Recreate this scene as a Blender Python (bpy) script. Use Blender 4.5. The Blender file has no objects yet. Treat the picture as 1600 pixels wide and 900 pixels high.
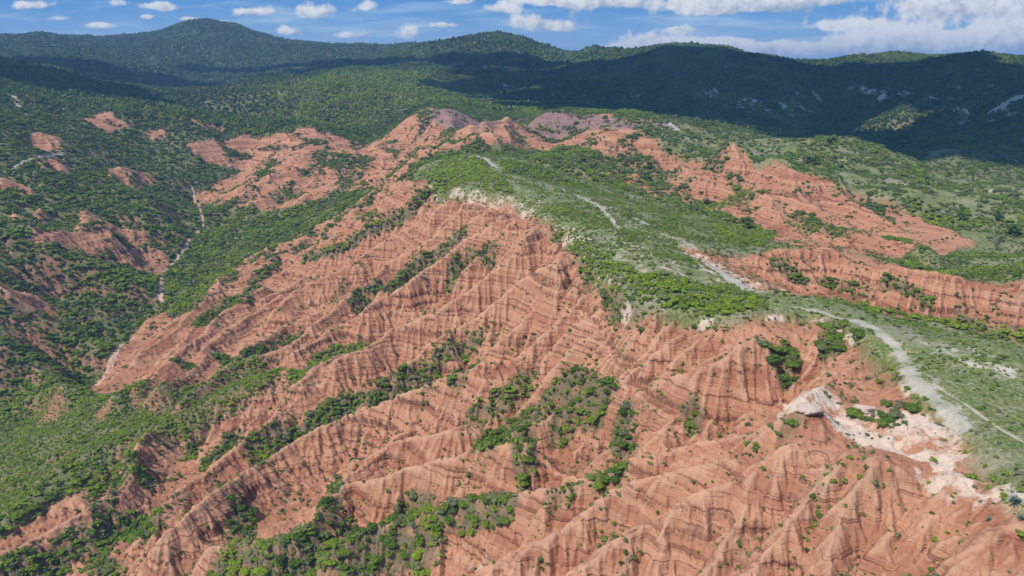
import bpy, math, random
import numpy as np
R = math.radians
random.seed(7); rng = np.random.default_rng(11)
C = bpy.context.scene.collection
scene = bpy.context.scene

# ------------------------------------------------------------------ camera, sky, sun, exposure
CAMZ, PITCH, F = 150.0, R(17.7), 1067.0
cam_d = bpy.data.cameras.new('camera'); cam = bpy.data.objects.new('camera', cam_d); C.objects.link(cam)
cam.location = (0, 0, CAMZ); cam.rotation_euler = (R(90)-PITCH, 0, 0)
cam_d.lens = 24.0; cam_d.sensor_width = 36.0; cam_d.clip_start = 0.5; cam_d.clip_end = 20000
scene.camera = cam
SUN_EL, SUN_AZ = R(54), R(-122)          # azimuth clockwise from +Y (view direction): sun on the left, a little behind
scene.view_settings.view_transform = 'Standard'; scene.view_settings.look = 'None'
scene.view_settings.exposure = 0.1; scene.view_settings.gamma = 1.0
scene.view_settings.use_curve_mapping = False
scene.render.engine = 'CYCLES'
scene.cycles.max_bounces = 4; scene.cycles.diffuse_bounces = 2; scene.cycles.glossy_bounces = 1
scene.cycles.transmission_bounces = 2; scene.cycles.transparent_max_bounces = 4; scene.cycles.volume_bounces = 0
scene.cycles.use_denoising = True
sd = bpy.data.lights.new('sun', 'SUN'); so = bpy.data.objects.new('sun', sd); C.objects.link(so)
sd.energy = 4.3; sd.angle = R(0.55); sd.color = (1.0, 0.955, 0.88)
sdir = np.array([math.sin(SUN_AZ)*math.cos(SUN_EL), math.cos(SUN_AZ)*math.cos(SUN_EL), math.sin(SUN_EL)])
from mathutils import Vector
so.rotation_euler = Vector(sdir).to_track_quat('Z', 'Y').to_euler()
so.location = (-300, -120, 700)

def dirpx(px, py):
    u = (px-800)/F; v = (py-450)/F
    return np.array([u, math.cos(PITCH)-v*math.sin(PITCH), -math.sin(PITCH)-v*math.cos(PITCH)])

class NT:                                  # small helper to write node trees
    def __init__(s, nt): s.nt = nt; nt.nodes.clear()
    def n(s, t, **k):
        nd = s.nt.nodes.new(t)
        for a, b in k.items():
            if a.startswith('i_'):
                key = a[2:]
                nd.inputs[int(key) if key.isdigit() else key.replace('_', ' ')].default_value = b
            else: setattr(nd, a, b)
        return nd
    def l(s, a, b): s.nt.links.new(a, b)
    def val(s, sock, v):
        if isinstance(v, (int, float)): sock.default_value = v
        elif isinstance(v, tuple): sock.default_value = v
        else: s.l(v, sock)
    def math(s, op, a, b=0.0, clamp=False):
        m = s.n('ShaderNodeMath', operation=op, use_clamp=clamp); s.val(m.inputs[0], a); s.val(m.inputs[1], b); return m.outputs[0]
    def mix(s, f, a, b, blend='MIX'):
        m = s.n('ShaderNodeMix', data_type='RGBA', blend_type=blend, clamp_factor=True)
        s.val(m.inputs[0], f); s.val(m.inputs[6], a); s.val(m.inputs[7], b); return m.outputs[2]
    def noise(s, vec, scale, detail=4, rough=.55, dim='3D', dist=0.0):
        m = s.n('ShaderNodeTexNoise', noise_dimensions=dim); s.l(vec, m.inputs['Vector'])
        m.inputs['Scale'].default_value = scale; m.inputs['Detail'].default_value = detail
        m.inputs['Roughness'].default_value = rough; m.inputs['Distortion'].default_value = dist; return m.outputs[0]
    def mr(s, v, a, b, c=0., d=1., smooth=True):
        m = s.n('ShaderNodeMapRange', interpolation_type='SMOOTHSTEP' if smooth else 'LINEAR')
        s.val(m.inputs[0], v); m.inputs[1].default_value = a; m.inputs[2].default_value = b
        m.inputs[3].default_value = c; m.inputs[4].default_value = d; return m.outputs[0]

# world: Nishita sky with procedural clouds laid on the dome by direction
world = bpy.data.worlds.new('World'); scene.world = world; world.use_nodes = True
w = NT(world.node_tree)
out = w.n('ShaderNodeOutputWorld'); bg = w.n('ShaderNodeBackground'); w.l(bg.outputs[0], out.inputs[0])
sky = w.n('ShaderNodeTexSky', sky_type='NISHITA', sun_disc=False, sun_elevation=SUN_EL, sun_rotation=SUN_AZ,
          altitude=1800, air_density=1.0, dust_density=0.15, ozone_density=2.2)
bg.inputs[1].default_value = 0.088
world.cycles.sampling_method = 'MANUAL'; world.cycles.sample_map_resolution = 256
tc = w.n('ShaderNodeTexCoord'); D = tc.outputs['Generated']
sep = w.n('ShaderNodeSeparateXYZ'); w.l(D, sep.inputs[0])
zc = w.math('MAXIMUM', sep.outputs[2], 0.012)
CLOUDS = [  # azimuth-like u, elevation-like v (tangent units), half width, half height, strength
]
def cloud(px, py, wx, wy, s=1.0):
    d = dirpx(px, py); CLOUDS.append((d[0]/d[1], d[2]/d[1], wx/F, wy/F, s))
for a in [(1150, 2, 95, 26), (1100, 12, 60, 16), (1210, 5, 50, 14), (1465, 8, 90, 30), (1590, 14, 50, 34), (1010, 68, 55, 18), (1045, 75, 40, 13),
          (1120, 70, 40, 12), (1180, 76, 70, 14), (1250, 80, 90, 12), (1340, 70, 70, 22), (1405, 60, 60, 20), (1470, 72, 90, 20), (1550, 70, 80, 24),
          (1600, 55, 60, 20), (830, 36, 50, 17), (880, 44, 26, 10), (930, 4, 80, 16), (860, 0, 90, 10), (640, 53, 26, 13), (490, 20, 30, 18), (574, 12, 24, 12),
          (252, 10, 30, 8), (97, 29, 26, 6), (190, 5, 24, 8), (345, 36, 14, 9), (450, 50, 22, 8), (540, 55, 34, 8), (300, 30, 18, 5), (230, 27, 14, 5),
          (1290, 0, 40, 8), (715, 3, 20, 7), (940, 82, 40, 10), (1700, 40, 90, 34), (-60, 40, 60, 10), (60, 8, 40, 9), (150, 40, 40, 6), (400, 18, 34, 9), (430, 66, 30, 5), (690, 40, 30, 6), (760, 62, 26, 5), (780, 14, 30, 7), (1060, 46, 34, 8), (1330, 40, 60, 9)]:
    cloud(*a)
ux = w.math('DIVIDE', sep.outputs[0], w.math('MAXIMUM', sep.outputs[1], .05)); uz = w.math('DIVIDE', sep.outputs[2], w.math('MAXIMUM', sep.outputs[1], .05))
cv = w.n('ShaderNodeCombineXYZ'); w.l(ux, cv.inputs[0]); w.l(uz, cv.inputs[1])
nz = w.noise(cv.outputs[0], 22, 9, .62)
nz2 = w.noise(cv.outputs[0], 60, 6, .6)
tot = None; top = None
for (cu, cw, a, b, s) in CLOUDS:
    dx = w.math('DIVIDE', w.math('SUBTRACT', ux, cu), a)
    dy = w.math('DIVIDE', w.math('SUBTRACT', uz, cw), b)
    dyn = w.math('MULTIPLY', w.math('MINIMUM', dy, 0.), 1.45)          # flatter undersides
    dyy = w.math('ADD', w.math('MAXIMUM', dy, 0.), dyn)
    d2 = w.math('ADD', w.math('MULTIPLY', dx, dx), w.math('MULTIPLY', dyy, dyy))
    g = w.math('EXPONENT', w.math('MULTIPLY', d2, -1.0))
    tot = g if tot is None else w.math('ADD', tot, g)
    gt = w.math('MULTIPLY', g, w.math('ADD', w.math('MULTIPLY', dy, .5), w.math('MULTIPLY', dx, -.2)))
    top = gt if top is None else w.math('ADD', top, gt)
tt = w.math('ADD', tot, w.math('MULTIPLY', w.math('SUBTRACT', nz, .5), 2.6))
dens = w.mr(tt, 0.45, 0.90)
litv = w.math('ADD', w.math('DIVIDE', top, w.math('ADD', tot, .15)), w.math('MULTIPLY', w.math('SUBTRACT', nz2, .5), 1.5))
lit = w.mr(litv, -0.50, 0.30)
wm = w.n('ShaderNodeMapping'); w.l(cv.outputs[0], wm.inputs[0]); wm.inputs['Scale'].default_value = (1.0, 9.0, 1)
wisp = w.mr(w.noise(wm.outputs[0], 5.5, 7, .6, dist=.4), .44, .74)
ccol = w.mix(lit, (3.9, 4.8, 6.0, 1), (9.4, 9.6, 9.8, 1))
hs = w.n('ShaderNodeHueSaturation'); hs.inputs['Saturation'].default_value = 1.25; w.l(sky.outputs[0], hs.inputs['Color'])
blue = w.mix(0.8, hs.outputs[0], (0.6, 3.0, 7.6, 1))
veil = w.mr(uz, 0.02, 0.10, .50, 0.0)
skyc = w.mix(w.math('ADD', w.math('MULTIPLY', wisp, .8), veil, True), blue, (4.8, 6.9, 9.1, 1))
w.l(w.mix(dens, skyc, ccol), bg.inputs[0])

# ------------------------------------------------------------------ numpy tools
def vnoise(x, y, seed=0):                  # smooth value-gradient noise, range about -1..1
    xi = np.floor(x).astype(np.int64); yi = np.floor(y).astype(np.int64)
    xf = x-xi; yf = y-yi
    def g(ix, iy):
        h = (ix*374761393 + iy*668265263 + seed*2147483647) & 0xffffffff
        h = ((h ^ (h >> 13))*1274126177) & 0xffffffff
        h = h ^ (h >> 16)
        a = (h & 0xffff)*(2*math.pi/65536.)
        return np.cos(a), np.sin(a)
    u = xf*xf*xf*(xf*(xf*6-15)+10); v = yf*yf*yf*(yf*(yf*6-15)+10)
    a = g(xi, yi); n00 = a[0]*xf+a[1]*yf
    a = g(xi+1, yi); n10 = a[0]*(xf-1)+a[1]*yf
    a = g(xi, yi+1); n01 = a[0]*xf+a[1]*(yf-1)
    a = g(xi+1, yi+1); n11 = a[0]*(xf-1)+a[1]*(yf-1)
    return 1.5*((n00*(1-u)+n10*u)*(1-v)+(n01*(1-u)+n11*u)*v)
def fbm(x, y, wl, octv=4, seed=0, gain=.5):
    s = 0; a = 1.; t = 0
    for k in range(octv):
        s = s+a*vnoise(x/wl+17.3*k, y/wl-9.1*k, seed+k); t += a; a *= gain; wl *= .5
    return s/t*1.4
def sstep(x, a, b):
    t = np.clip((x-a)/(b-a), 0, 1); return t*t*(3-2*t)
class Grid:
    def __init__(s, x0, x1, y0, y1, d):
        s.x0, s.y0, s.d = x0, y0, d
        s.nx = int(round((x1-x0)/d))+1; s.ny = int(round((y1-y0)/d))+1
        s.X, s.Y = np.meshgrid(x0+d*np.arange(s.nx), y0+d*np.arange(s.ny))
    def sample(s, A, x, y):
        fx = np.clip((x-s.x0)/s.d, 0, s.nx-1.001); fy = np.clip((y-s.y0)/s.d, 0, s.ny-1.001)
        ix = fx.astype(np.int64); iy = fy.astype(np.int64); fx = fx-ix; fy = fy-iy
        return (A[iy, ix]*(1-fx)+A[iy, ix+1]*fx)*(1-fy)+(A[iy+1, ix]*(1-fx)+A[iy+1, ix+1]*fx)*fy
    def inside(s, x, y, m):
        e = np.minimum(np.minimum(x-s.x0, s.x0+s.d*(s.nx-1)-x), np.minimum(y-s.y0, s.y0+s.d*(s.ny-1)-y))
        return sstep(e, 0, m)
def blur(A, n=1):
    for _ in range(n):
        P = np.pad(A, 1, mode='edge')
        A = (P[1:-1, 1:-1]*4+2*(P[:-2, 1:-1]+P[2:, 1:-1]+P[1:-1, :-2]+P[1:-1, 2:])+P[:-2, :-2]+P[2:, 2:]+P[:-2, 2:]+P[2:, :-2])/16
    return A

# ------------------------------------------------------------------ survey points: (px, py, depth below the camera) or r = distance
PTS = []
def P(*pts):
    for p in pts:
        d = dirpx(p[0], p[1])
        if len(p) > 3: t = p[3]/math.hypot(d[0], d[1])
        else: t = p[2]/(-d[2])
        q = d*t
        PTS.append((math.atan2(q[0], q[1]), math.log(math.hypot(q[0], q[1])), q[2]))
def PR(*pts):
    for px, py, r in pts: P((px, py, None, r))
# mesa top
P((1590,775,41),(1530,700,41.5),(1590,620,42),(1500,580,42),(1420,560,42.5),(1590,540,44.5),(1440,510,45),(1340,495,43),(1240,480,43),(1180,490,43),
  (1150,440,45),(1050,400,46.5),(950,370,48),(870,330,50),(800,310,51),(700,302,53),(640,290,57),(755,252,50),(840,280,50),(930,310,50.5),(1000,350,49.5),
  (1100,385,48.5),(1200,425,47.5),(1310,465,46.5),(1400,590,42),(1450,640,42),(1510,690,42),(1560,760,42),(1640,860,42),(1700,700,42),(1900,640,43),(1900,520,52),
  (720,270,51),(900,300,50.2),(1100,470,45),(1060,480,46),(985,478,47.5),(955,437,48.5),(885,385,49.5),(1345,530,42.5),(1290,500,43.5))
# ground just under and behind the rims, near right
P((1300,650,44.5),(1240,632,46),(1400,690,43.5),(1470,725,43),(1530,755,43),(1400,780,46.5),(1300,780,49),(1500,850,45),(1300,900,53),(1450,900,49.5),(1590,890,44),
  (1160,655,55.5),(1100,640,55.5),(1160,590,50.5),(1250,590,48.5),(1225,640,51),(1330,600,46),(1050,600,54.5),(1170,550,47),(1100,560,50),
  (1200,760,50.5),(1100,780,54),(1100,880,57.5),(1000,900,61),(900,830,65),(700,900,74),(850,900,67),(1000,720,59),(1150,700,53.5),(1050,770,56.5))
P((800,1150,69),(1500,1150,49),(200,1150,104),(1900,1000,44),(-300,900,112),(600,880,80),(400,900,90),(200,900,101),(0,900,108),(500,820,89),(300,830,96))
# the great slope
P((900,440,54),(850,420,58),(800,380,58),(750,350,60),(820,450,65),(900,500,59),(960,520,53.5),(1000,530,51),(950,600,60),(900,560,63),(850,530,66.5),(800,500,69),
  (740,440,74),(700,380,70),(650,350,72),(620,320,70),(600,400,83),(560,350,78),(650,450,80),(700,520,80),(600,500,87),(760,580,75.5),(820,620,72.5),(900,650,69),(960,680,65.5),
  (650,600,86),(550,560,92),(500,480,94),(450,440,98),(400,500,101),(350,470,103),(480,620,94),(560,680,92),(650,700,85),(750,700,77.5),(830,720,72),(900,730,66),
  (420,560,97),(440,600,93),(400,600,94.5),(330,610,98),(280,645,100),(230,690,102),(190,740,104),(120,700,105),(60,740,107),(0,780,110),(150,640,105),(60,690,109),
  (400,700,99),(350,760,100),(450,760,95),(560,780,86.5),(650,790,81),(740,780,75.5),(250,760,102.5),(150,800,105),(60,850,108),(300,540,104),(240,560,107),(180,600,110))
# valley floor
P((0,670,116),(60,640,116),(130,605,115),(170,560,114),(205,520,112),(250,465,109),(265,420,107),(290,390,105),(312,360,102),(315,330,99),(330,300,96),(-100,760,118),(-300,900,120))
P((430,370,98),(500,330,90),(560,290,82),(400,340,96),(600,270,76),(340,420,106),(370,400,103),(520,300,86),(450,300,88))
# left bank
P((0,215,52),(100,250,60),(200,300,78),(0,300,66),(0,400,82),(100,400,88),(200,400,98),(0,500,94),(100,500,104),(180,490,108),(60,560,108),(0,600,111),(-300,450,80),(-300,300,62),
  (250,330,88),(300,250,72),(380,250,76),(450,250,74),(400,290,84),(150,350,86),(60,370,80),(250,230,62),(200,420,101),(90,450,98))
PR((0,106,900),(50,112,900),(120,132,880),(200,155,860),(300,172,840),(400,187,760),(-200,95,900),(-500,85,900),(0,170,680),(100,185,660),(200,190,680),(300,200,680),(-200,170,640))
# behind the crest
P((660,255,58),(600,240,66),(560,230,68),(500,215,68),(450,205,66),(400,200,64),(600,205,58),(680,235,60),(740,226,60))
P((640,172,35),(700,180,37),(755,192,40),(800,190,40),(850,178,36),(940,182,37.5),(1050,197,39.5),(1150,226,42),(1230,248,46),(650,222,60),(800,218,58),(860,215,54),
  (900,250,60),(1000,270,64),(1100,300,66),(950,213,46),(1050,228,50),(1150,245,53),(1230,272,55),(1330,292,56),(1420,308,58),(1000,300,67),(1100,340,66),(1180,365,66),
  (820,235,58),(870,255,56),(1250,330,64),(1080,265,60),(1180,290,61))
# second red ridge and the plain beyond
P((1215,383,51),(1300,392,51),(1400,412,51),(1500,432,51),(1600,448,51),(1800,480,52),(1215,440,54),(1290,467,57),(1420,498,59),(1600,522,60),(1800,560,62),
  (1300,365,63),(1400,380,63),(1550,400,60),(1500,350,63),(1600,350,63),(1400,330,62),(1500,300,65),(1600,300,67),(1600,272,71),(1450,268,69),(1380,245,66),(1300,213,45),(1250,225,53),(1350,228,53),
  (1200,208,60),(1900,300,70),(1900,400,62),(1450,440,56),(1550,480,57),(1350,430,55))
# hills
PR((1120,190,800),(1300,196,850),(1500,235,620),(1600,235,650),(1450,222,720),(1000,180,800),(900,172,800),(800,170,800),(700,160,790),(600,168,780),(500,185,700),
   (1050,90,1150),(1150,82,1200),(1250,90,1250),(1350,88,1250),(1440,100,1150),(1500,93,1050),(1600,97,1050),(1900,95,1050),(1050,140,950),(1200,150,880),(1400,150,850),(1550,150,800),(1600,190,720),(1750,200,700),
   (1400,84,2600),(1370,92,2550),(1480,92,2600),(900,150,900),(980,85,1250),(940,79,1400),(880,77,1500),(820,62,1600),(760,53,1600),(700,63,1700),(600,66,2000),(520,65,2200),
   (480,62,2300),(400,46,2300),(330,34,2300),(280,40,2300),(200,54,2300),(130,52,2300),(60,53,2300),(0,54,2300),(-200,60,2300),(-500,60,2300),
   (340,90,1800),(300,150,1150),(200,140,1150),(100,120,1200),(450,120,1350),(550,118,1150),(480,165,800),(620,140,950),(700,112,1250),(800,115,1200),(400,160,900),(240,100,1600),(120,85,1700),
   (1050,110,1700),(1250,112,1900),(1500,115,1700),(800,80,2600),(600,88,3200),(300,80,3300),(0,80,3300),(1000,100,3600),(1400,108,3600),(1700,110,3600),(-500,90,3300),(2000,110,1800))
PTS = np.array(PTS)
KB = 0.75
def tps(q, p):
    d2 = (q[:, None, 0]-p[None, :, 0])**2+KB**2*(q[:, None, 1]-p[None, :, 1])**2
    return .5*d2*np.log(d2+1e-9)
n = len(PTS)
A = np.zeros((n+3, n+3)); A[:n, :n] = tps(PTS[:, :2], PTS[:, :2])+np.eye(n)*2e-4
Q = np.c_[np.ones(n), PTS[:, :2]]; A[:n, n:] = Q; A[n:, :n] = Q.T
sol = np.linalg.solve(A, np.r_[PTS[:, 2], 0, 0, 0])
PT, PB = 260, 420                          # polar survey raster
th = np.linspace(R(-75), R(75), PT); lr = np.linspace(math.log(12), math.log(6500), PB)
TH, LR = np.meshgrid(th, lr); q = np.c_[TH.ravel(), LR.ravel()]
Mp = np.concatenate([tps(q[i:i+8000], PTS[:, :2])@sol[:n]+np.c_[np.ones(len(q[i:i+8000])), q[i:i+8000]]@sol[n:] for i in range(0, len(q), 8000)]).reshape(PB, PT)
Mp = np.clip(Mp, -135, 200)
def macro(x, y):
    t = np.arctan2(x, np.maximum(y, .1)); l = .5*np.log(x*x+y*y+1)
    fx = np.clip((t-th[0])/(th[1]-th[0]), 0, PT-1.001); fy = np.clip((l-lr[0])/(lr[1]-lr[0]), 0, PB-1.001)
    ix = fx.astype(np.int64); iy = fy.astype(np.int64); fx = fx-ix; fy = fy-iy
    return CAMZ+(Mp[iy, ix]*(1-fx)+Mp[iy, ix+1]*fx)*(1-fy)+(Mp[iy+1, ix]*(1-fx)+Mp[iy+1, ix+1]*fx)*fy

height = macro
RM = np.exp(np.linspace(math.log(38), math.log(4000), 2600))
def ground(px, py, off=0.0):               # where a sight line meets the ground
    d = dirpx(px, py); h = math.hypot(d[0], d[1]); d = d/h
    z = CAMZ+RM*d[2]; g = height(RM*d[0], RM*d[1])+off
    k = np.argmax(z < g) if (z < g).any() else len(RM)-1
    k = max(k, 1)
    a = (z[k-1]-g[k-1]); b = (g[k]-z[k]); f = a/(a+b) if a+b > 1e-9 and a > 0 else .5
    r = RM[k-1]*(1-f)+RM[k]*f
    return np.array([r*d[0], r*d[1], CAMZ+r*d[2]])
def gline(pts, off=0.0): return np.array([ground(p[0], p[1], off) for p in pts])
def dist_poly(x, y, L):                    # distance to a polyline, and the height on it
    best = np.full(x.shape, 1e9); zz = np.zeros(x.shape)
    for a, b in zip(L[:-1], L[1:]):
        d = b[:2]-a[:2]; q = max(float(d@d), 1e-6)
        t = np.clip(((x-a[0])*d[0]+(y-a[1])*d[1])/q, 0, 1)
        e = np.hypot(x-a[0]-t*d[0], y-a[1]-t*d[1]); m = e < best
        best = np.where(m, e, best); zz = np.where(m, a[2]+t*(b[2]-a[2]), zz)
    return best, zz
def in_poly(x, y, Pg):
    c = np.zeros(x.shape, bool); j = len(Pg)-1
    for i in range(len(Pg)):
        xi, yi = Pg[i][:2]; xj, yj = Pg[j][:2]
        if yi != yj:
            c ^= ((yi > y) != (yj > y)) & (x < (xj-xi)*(y-yi)/(yj-yi)+xi)
        j = i
    return c

# ------------------------------------------------------------------ spurs of the badlands (crest lines)
SPURS = [
 ([(675,300),(640,325),(600,345),(560,365),(520,390),(480,402),(450,415)], 5, 9),
 ([(690,312),(670,340),(630,355),(600,375),(565,395),(545,412),(500,435),(460,452),(430,480)], 5, 9),
 ([(720,322),(700,345),(672,365),(640,385),(600,405),(580,430),(545,455),(520,480),(480,505)], 6, 9),
 ([(750,330),(715,358),(680,375),(640,400),(615,425),(600,440)], 5, 8),
 ([(760,350),(715,378),(690,400),(660,415),(635,440),(600,455),(560,482)], 6, 9),
 ([(810,330),(790,350),(765,370),(740,400),(715,425)], 4, 7),
 ([(845,335),(825,360),(800,395),(770,412),(740,440),(710,460),(690,478),(650,495),(605,510),(580,530),(550,545),(520,560)], 7, 10),
 ([(885,350),(880,385),(855,400),(830,420),(800,445),(770,470),(740,490),(700,510),(680,530),(650,550),(620,575),(580,600)], 7, 10),
 ([(868,345),(850,375),(820,400),(790,425)], 3, 6),
 ([(912,437),(900,455),(880,480),(850,510),(820,535)], 5, 7),
 ([(960,460),(940,480),(915,505),(890,530),(860,560)], 5, 7),
 ([(985,490),(955,520),(925,545),(895,570),(860,590)], 4, 6),
 ([(1150,528),(1112,553),(1070,565),(1025,577),(990,587),(960,598)], 5, 8),
 ([(1060,495),(1035,530),(1010,560)], 3, 5),
 ([(940,600),(900,618),(860,635),(820,650),(790,665),(760,682),(735,695)], 6, 9),
 ([(760,560),(740,575),(700,588),(660,598),(620,612),(580,625),(540,640),(500,662),(460,680),(430,700),(400,715),(360,732),(300,780),(245,835)], 7, 12),
 ([(600,520),(550,542),(520,552),(490,570),(462,592)], 5, 9),
 ([(240,665),(212,705),(190,745),(130,785),(60,830),(0,870)], 6, 10),
 ([(720,660),(690,672),(640,678),(598,690),(560,712),(530,735)], 5, 8),
 ([(800,680),(735,700),(700,710),(650,722),(615,735),(590,740),(540,742),(500,770),(475,800),(440,825),(410,840),(380,838),(320,845)], 6, 9),
 ([(860,745),(790,765),(740,775),(700,788),(640,800),(580,820),(520,845)], 5, 8),
 ([(1270,628),(1220,645),(1180,658),(1120,672),(1060,688),(1010,705),(950,730),(900,755),(850,775)], 4, 7),
 ([(1150,700),(1100,715),(1040,740),(960,760),(930,785),(870,815),(800,850),(750,880)], 4, 7),
 ([(1260,675),(1200,710),(1130,740),(1080,770),(1020,800),(960,830),(900,870)], 4, 7),
 ([(1395,705),(1360,740),(1330,770),(1290,840),(1275,900)], 4, 7),
 ([(1340,700),(1270,740),(1230,790),(1160,850),(1120,900)], 4, 7),
 ([(1480,740),(1460,790),(1440,850),(1425,920)], 3, 6),
 ([(440,455),(400,478),(350,512),(310,548)], 4, 7), ([(500,480),(450,500),(400,530),(360,560)], 4, 7), ([(400,445),(350,485),(305,520),(262,560),(215,595)], 4.5, 8), ([(350,440),(300,485),(262,520),(205,560)], 4, 7),
 ([(420,420),(385,440),(345,455)], 3.5, 7), ([(470,430),(430,452),(400,462)], 3.5, 7), ([(270,560),(230,590),(180,615)], 3.5, 7), ([(330,545),(290,575),(250,600)], 3.5, 7), ([(540,500),(500,520),(455,545)], 3.5, 7),
 ([(905,206),(950,212),(1050,227),(1150,245),(1230,271),(1330,292),(1420,308)], 3, 13), ([(1050,227),(1015,250),(1000,275)], 4, 10), ([(1090,240),(1078,265),(1085,295)], 2.5, 9), ([(1165,255),(1135,285),(1150,325)], 2.5, 9),
 ([(1200,260),(1180,290),(1210,335)], 4, 9), ([(1240,273),(1250,305),(1310,345)], 4, 9), ([(1310,288),(1330,315),(1400,350)], 4, 9), ([(960,213),(930,235),(900,255)], 4, 10), ([(1240,330),(1300,350),(1390,372),(1460,388)], 3, 7),
 ([(445,582),(340,618),(240,662),(120,715),(0,795)], 3.5, 14), ([(682,168),(668,195),(655,225),(640,250)], 7, 13), ([(650,172),(625,205),(580,235)], 6, 12), ([(715,182),(722,200),(745,222)], 6, 11), ([(755,192),(762,210),(790,230)], 5, 10), ([(858,177),(850,200),(828,228)], 6, 12),
 ([(900,180),(893,200),(880,225)], 5, 10), ([(940,182),(930,200),(925,215)], 5, 10), ([(810,190),(800,205),(795,225)], 4, 9), ([(600,195),(540,215),(470,250),(400,285)], 6, 14), ([(560,240),(500,270),(440,300),(390,320)], 6, 13),
 ([(430,198),(370,225),(320,260)], 6, 14), ([(500,205),(450,225),(400,250)], 5, 12), ([(160,260),(220,300),(260,350)], 6, 16), ([(60,270),(120,320),(180,380)], 6, 16), ([(20,350),(100,400),(200,440)], 7, 16), ([(0,450),(80,490),(150,530)], 7, 15), ([(0,540),(60,570),(110,600)], 6, 13),
 ([(1300,700),(1240,725),(1190,750),(1150,790),(1110,840),(1080,900)], 3.2, 5),
 ([(1190,665),(1130,695),(1070,712),(1010,735),(970,745)], 3, 5),
 ([(1385,745),(1400,790),(1395,850),(1385,920)], 3, 5),
 ([(1540,790),(1520,840),(1500,920)], 3, 5),
 ([(1080,770),(1010,830),(960,880)], 3, 5),
 ([(1040,498),(1000,545),(985,575)], 2.5, 4), ([(1100,500),(1065,545),(1045,575)], 2.5, 4), ([(1180,560),(1165,600),(1150,650)], 2, 4), ([(1120,580),(1110,620),(1095,650)], 2, 4), ([(1075,590),(1050,630),(1020,665)], 2.5, 5),
 ([(1000,600),(985,640),(960,680)], 2.5, 5), ([(720,480),(690,500),(660,515)], 3, 6), ([(800,450),(770,480),(735,505)], 3, 5), ([(830,470),(800,500),(770,525),(740,545)], 3, 5),
 ([(900,500),(870,520),(845,545)], 3, 5), ([(780,330),(755,355),(730,372)], 3, 5), ([(730,312),(705,332),(685,350)], 3, 5), ([(655,300),(615,330),(580,350)], 3, 6), ([(640,292),(590,320),(540,345)], 3, 6),
 ([(700,590),(660,625),(620,650)], 3, 6), ([(560,600),(520,620),(480,640)], 3, 6), ([(530,580),(480,610),(450,630)], 3, 6), ([(620,670),(580,700),(540,715)], 3, 6),
 ([(300,850),(250,880),(200,910)], 3, 7), ([(180,760),(140,800),(100,840)], 3, 7), ([(330,480),(290,520),(250,560)], 3, 6),
 ([(1342,537),(1300,560),(1262,590),(1235,615)], 3, 6),
 ([(430,400),(370,420),(320,470),(270,500),(220,540),(180,580),(130,615)], 4, 9),
 ([(380,470),(330,500),(290,540),(240,600)], 4, 8),
 ([(470,520),(420,545),(350,575),(290,610)], 4, 8),
 ([(430,640),(380,680),(300,740),(240,800)], 4, 8),
 ([(1215,384),(1300,392),(1400,412),(1500,432),(1600,448),(1750,470)], 3, 9),
]
G1 = Grid(-360, 360, 20, 660, 1.0)
X, Y = G1.X, G1.Y
M1 = macro(X, Y)
W1x = X+3.5*fbm(X, Y, 26, 3, 5); W1y = Y+3.5*fbm(X, Y, 26, 3, 9)
H1 = M1+1.2*fbm(X, Y, 40, 4, 3)
add = np.full(X.shape, -1.0); low = np.zeros(X.shape)
for pts, a, wd in SPURS:
    r0_ = math.hypot(*ground(*pts[len(pts)//2])[:2]); a = a*(1.8 if r0_ < 330 else 1.15); L = gline(pts, a*.75)
    sel = (X > L[:, 0].min()-30) & (X < L[:, 0].max()+30) & (Y > L[:, 1].min()-30) & (Y < L[:, 1].max()+30)
    xs, ys = W1x[sel], W1y[sel]
    e, zl = dist_poly(xs, ys, L)
    t = np.clip(1-e/(wd*1.45), -.0, 1)
    cur = add[sel]; top_ = a*(1.35*t-.55)
    add[sel] = np.where(t > 0, np.maximum(cur, top_), cur)
RIM = gline([(640,287),(700,303),(800,312),(862,347),(893,378),(960,440),(985,487),(1060,497),(1150,497),(1200,487),(1300,500),(1345,533),(1400,575),(1445,630),(1500,665),(1560,765),(1640,880)])
MESA_PX = [(640,287),(655,262),(740,236),(850,258),(1000,305),(1150,352),(1214,388),(1200,438),(1290,462),(1440,495),(1600,530),(1900,590),(2100,900),(1700,960),(1640,880),(1560,765),(1500,668),(1445,630),
           (1400,575),(1345,533),(1300,500),(1200,487),(1150,497),(1060,495),(985,485),(960,440),(893,378),(862,347),(800,312),(700,303)]
MESA = gline(MESA_PX)
def poly_mask(x, y, poly, soft, nx=None, ny=None):
    """soft inside mask from signed distance to a polygon"""
    e, _ = dist_poly(x, y, np.vstack([poly, poly[:1]]))
    e = np.where(in_poly(x, y, poly), e, -e)
    return sstep(e, -soft, soft)
mesa1 = poly_mask(X+1.5*fbm(X, Y, 12, 3, 21), Y+1.5*fbm(X, Y, 12, 3, 22), MESA, 1.6)
PINK = gline([(1052,381),(1100,389),(1160,397),(1215,398),(1262,424),(1330,450),(1302,467),(1230,461),(1190,449),(1120,415),(1085,400)])
pink1 = poly_mask(X+1.5*fbm(X, Y, 9, 3, 23), Y+1.5*fbm(X, Y, 9, 3, 24), PINK, 1.2); mesa1 = mesa1*(1-pink1)
e_, _ = dist_poly(X, Y, RIM); add = np.where(add > 0, add*sstep(e_, 1, 12), add)
H1 = H1+add*(1-mesa1)*sstep(np.hypot(X, Y), 620, 420)
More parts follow.
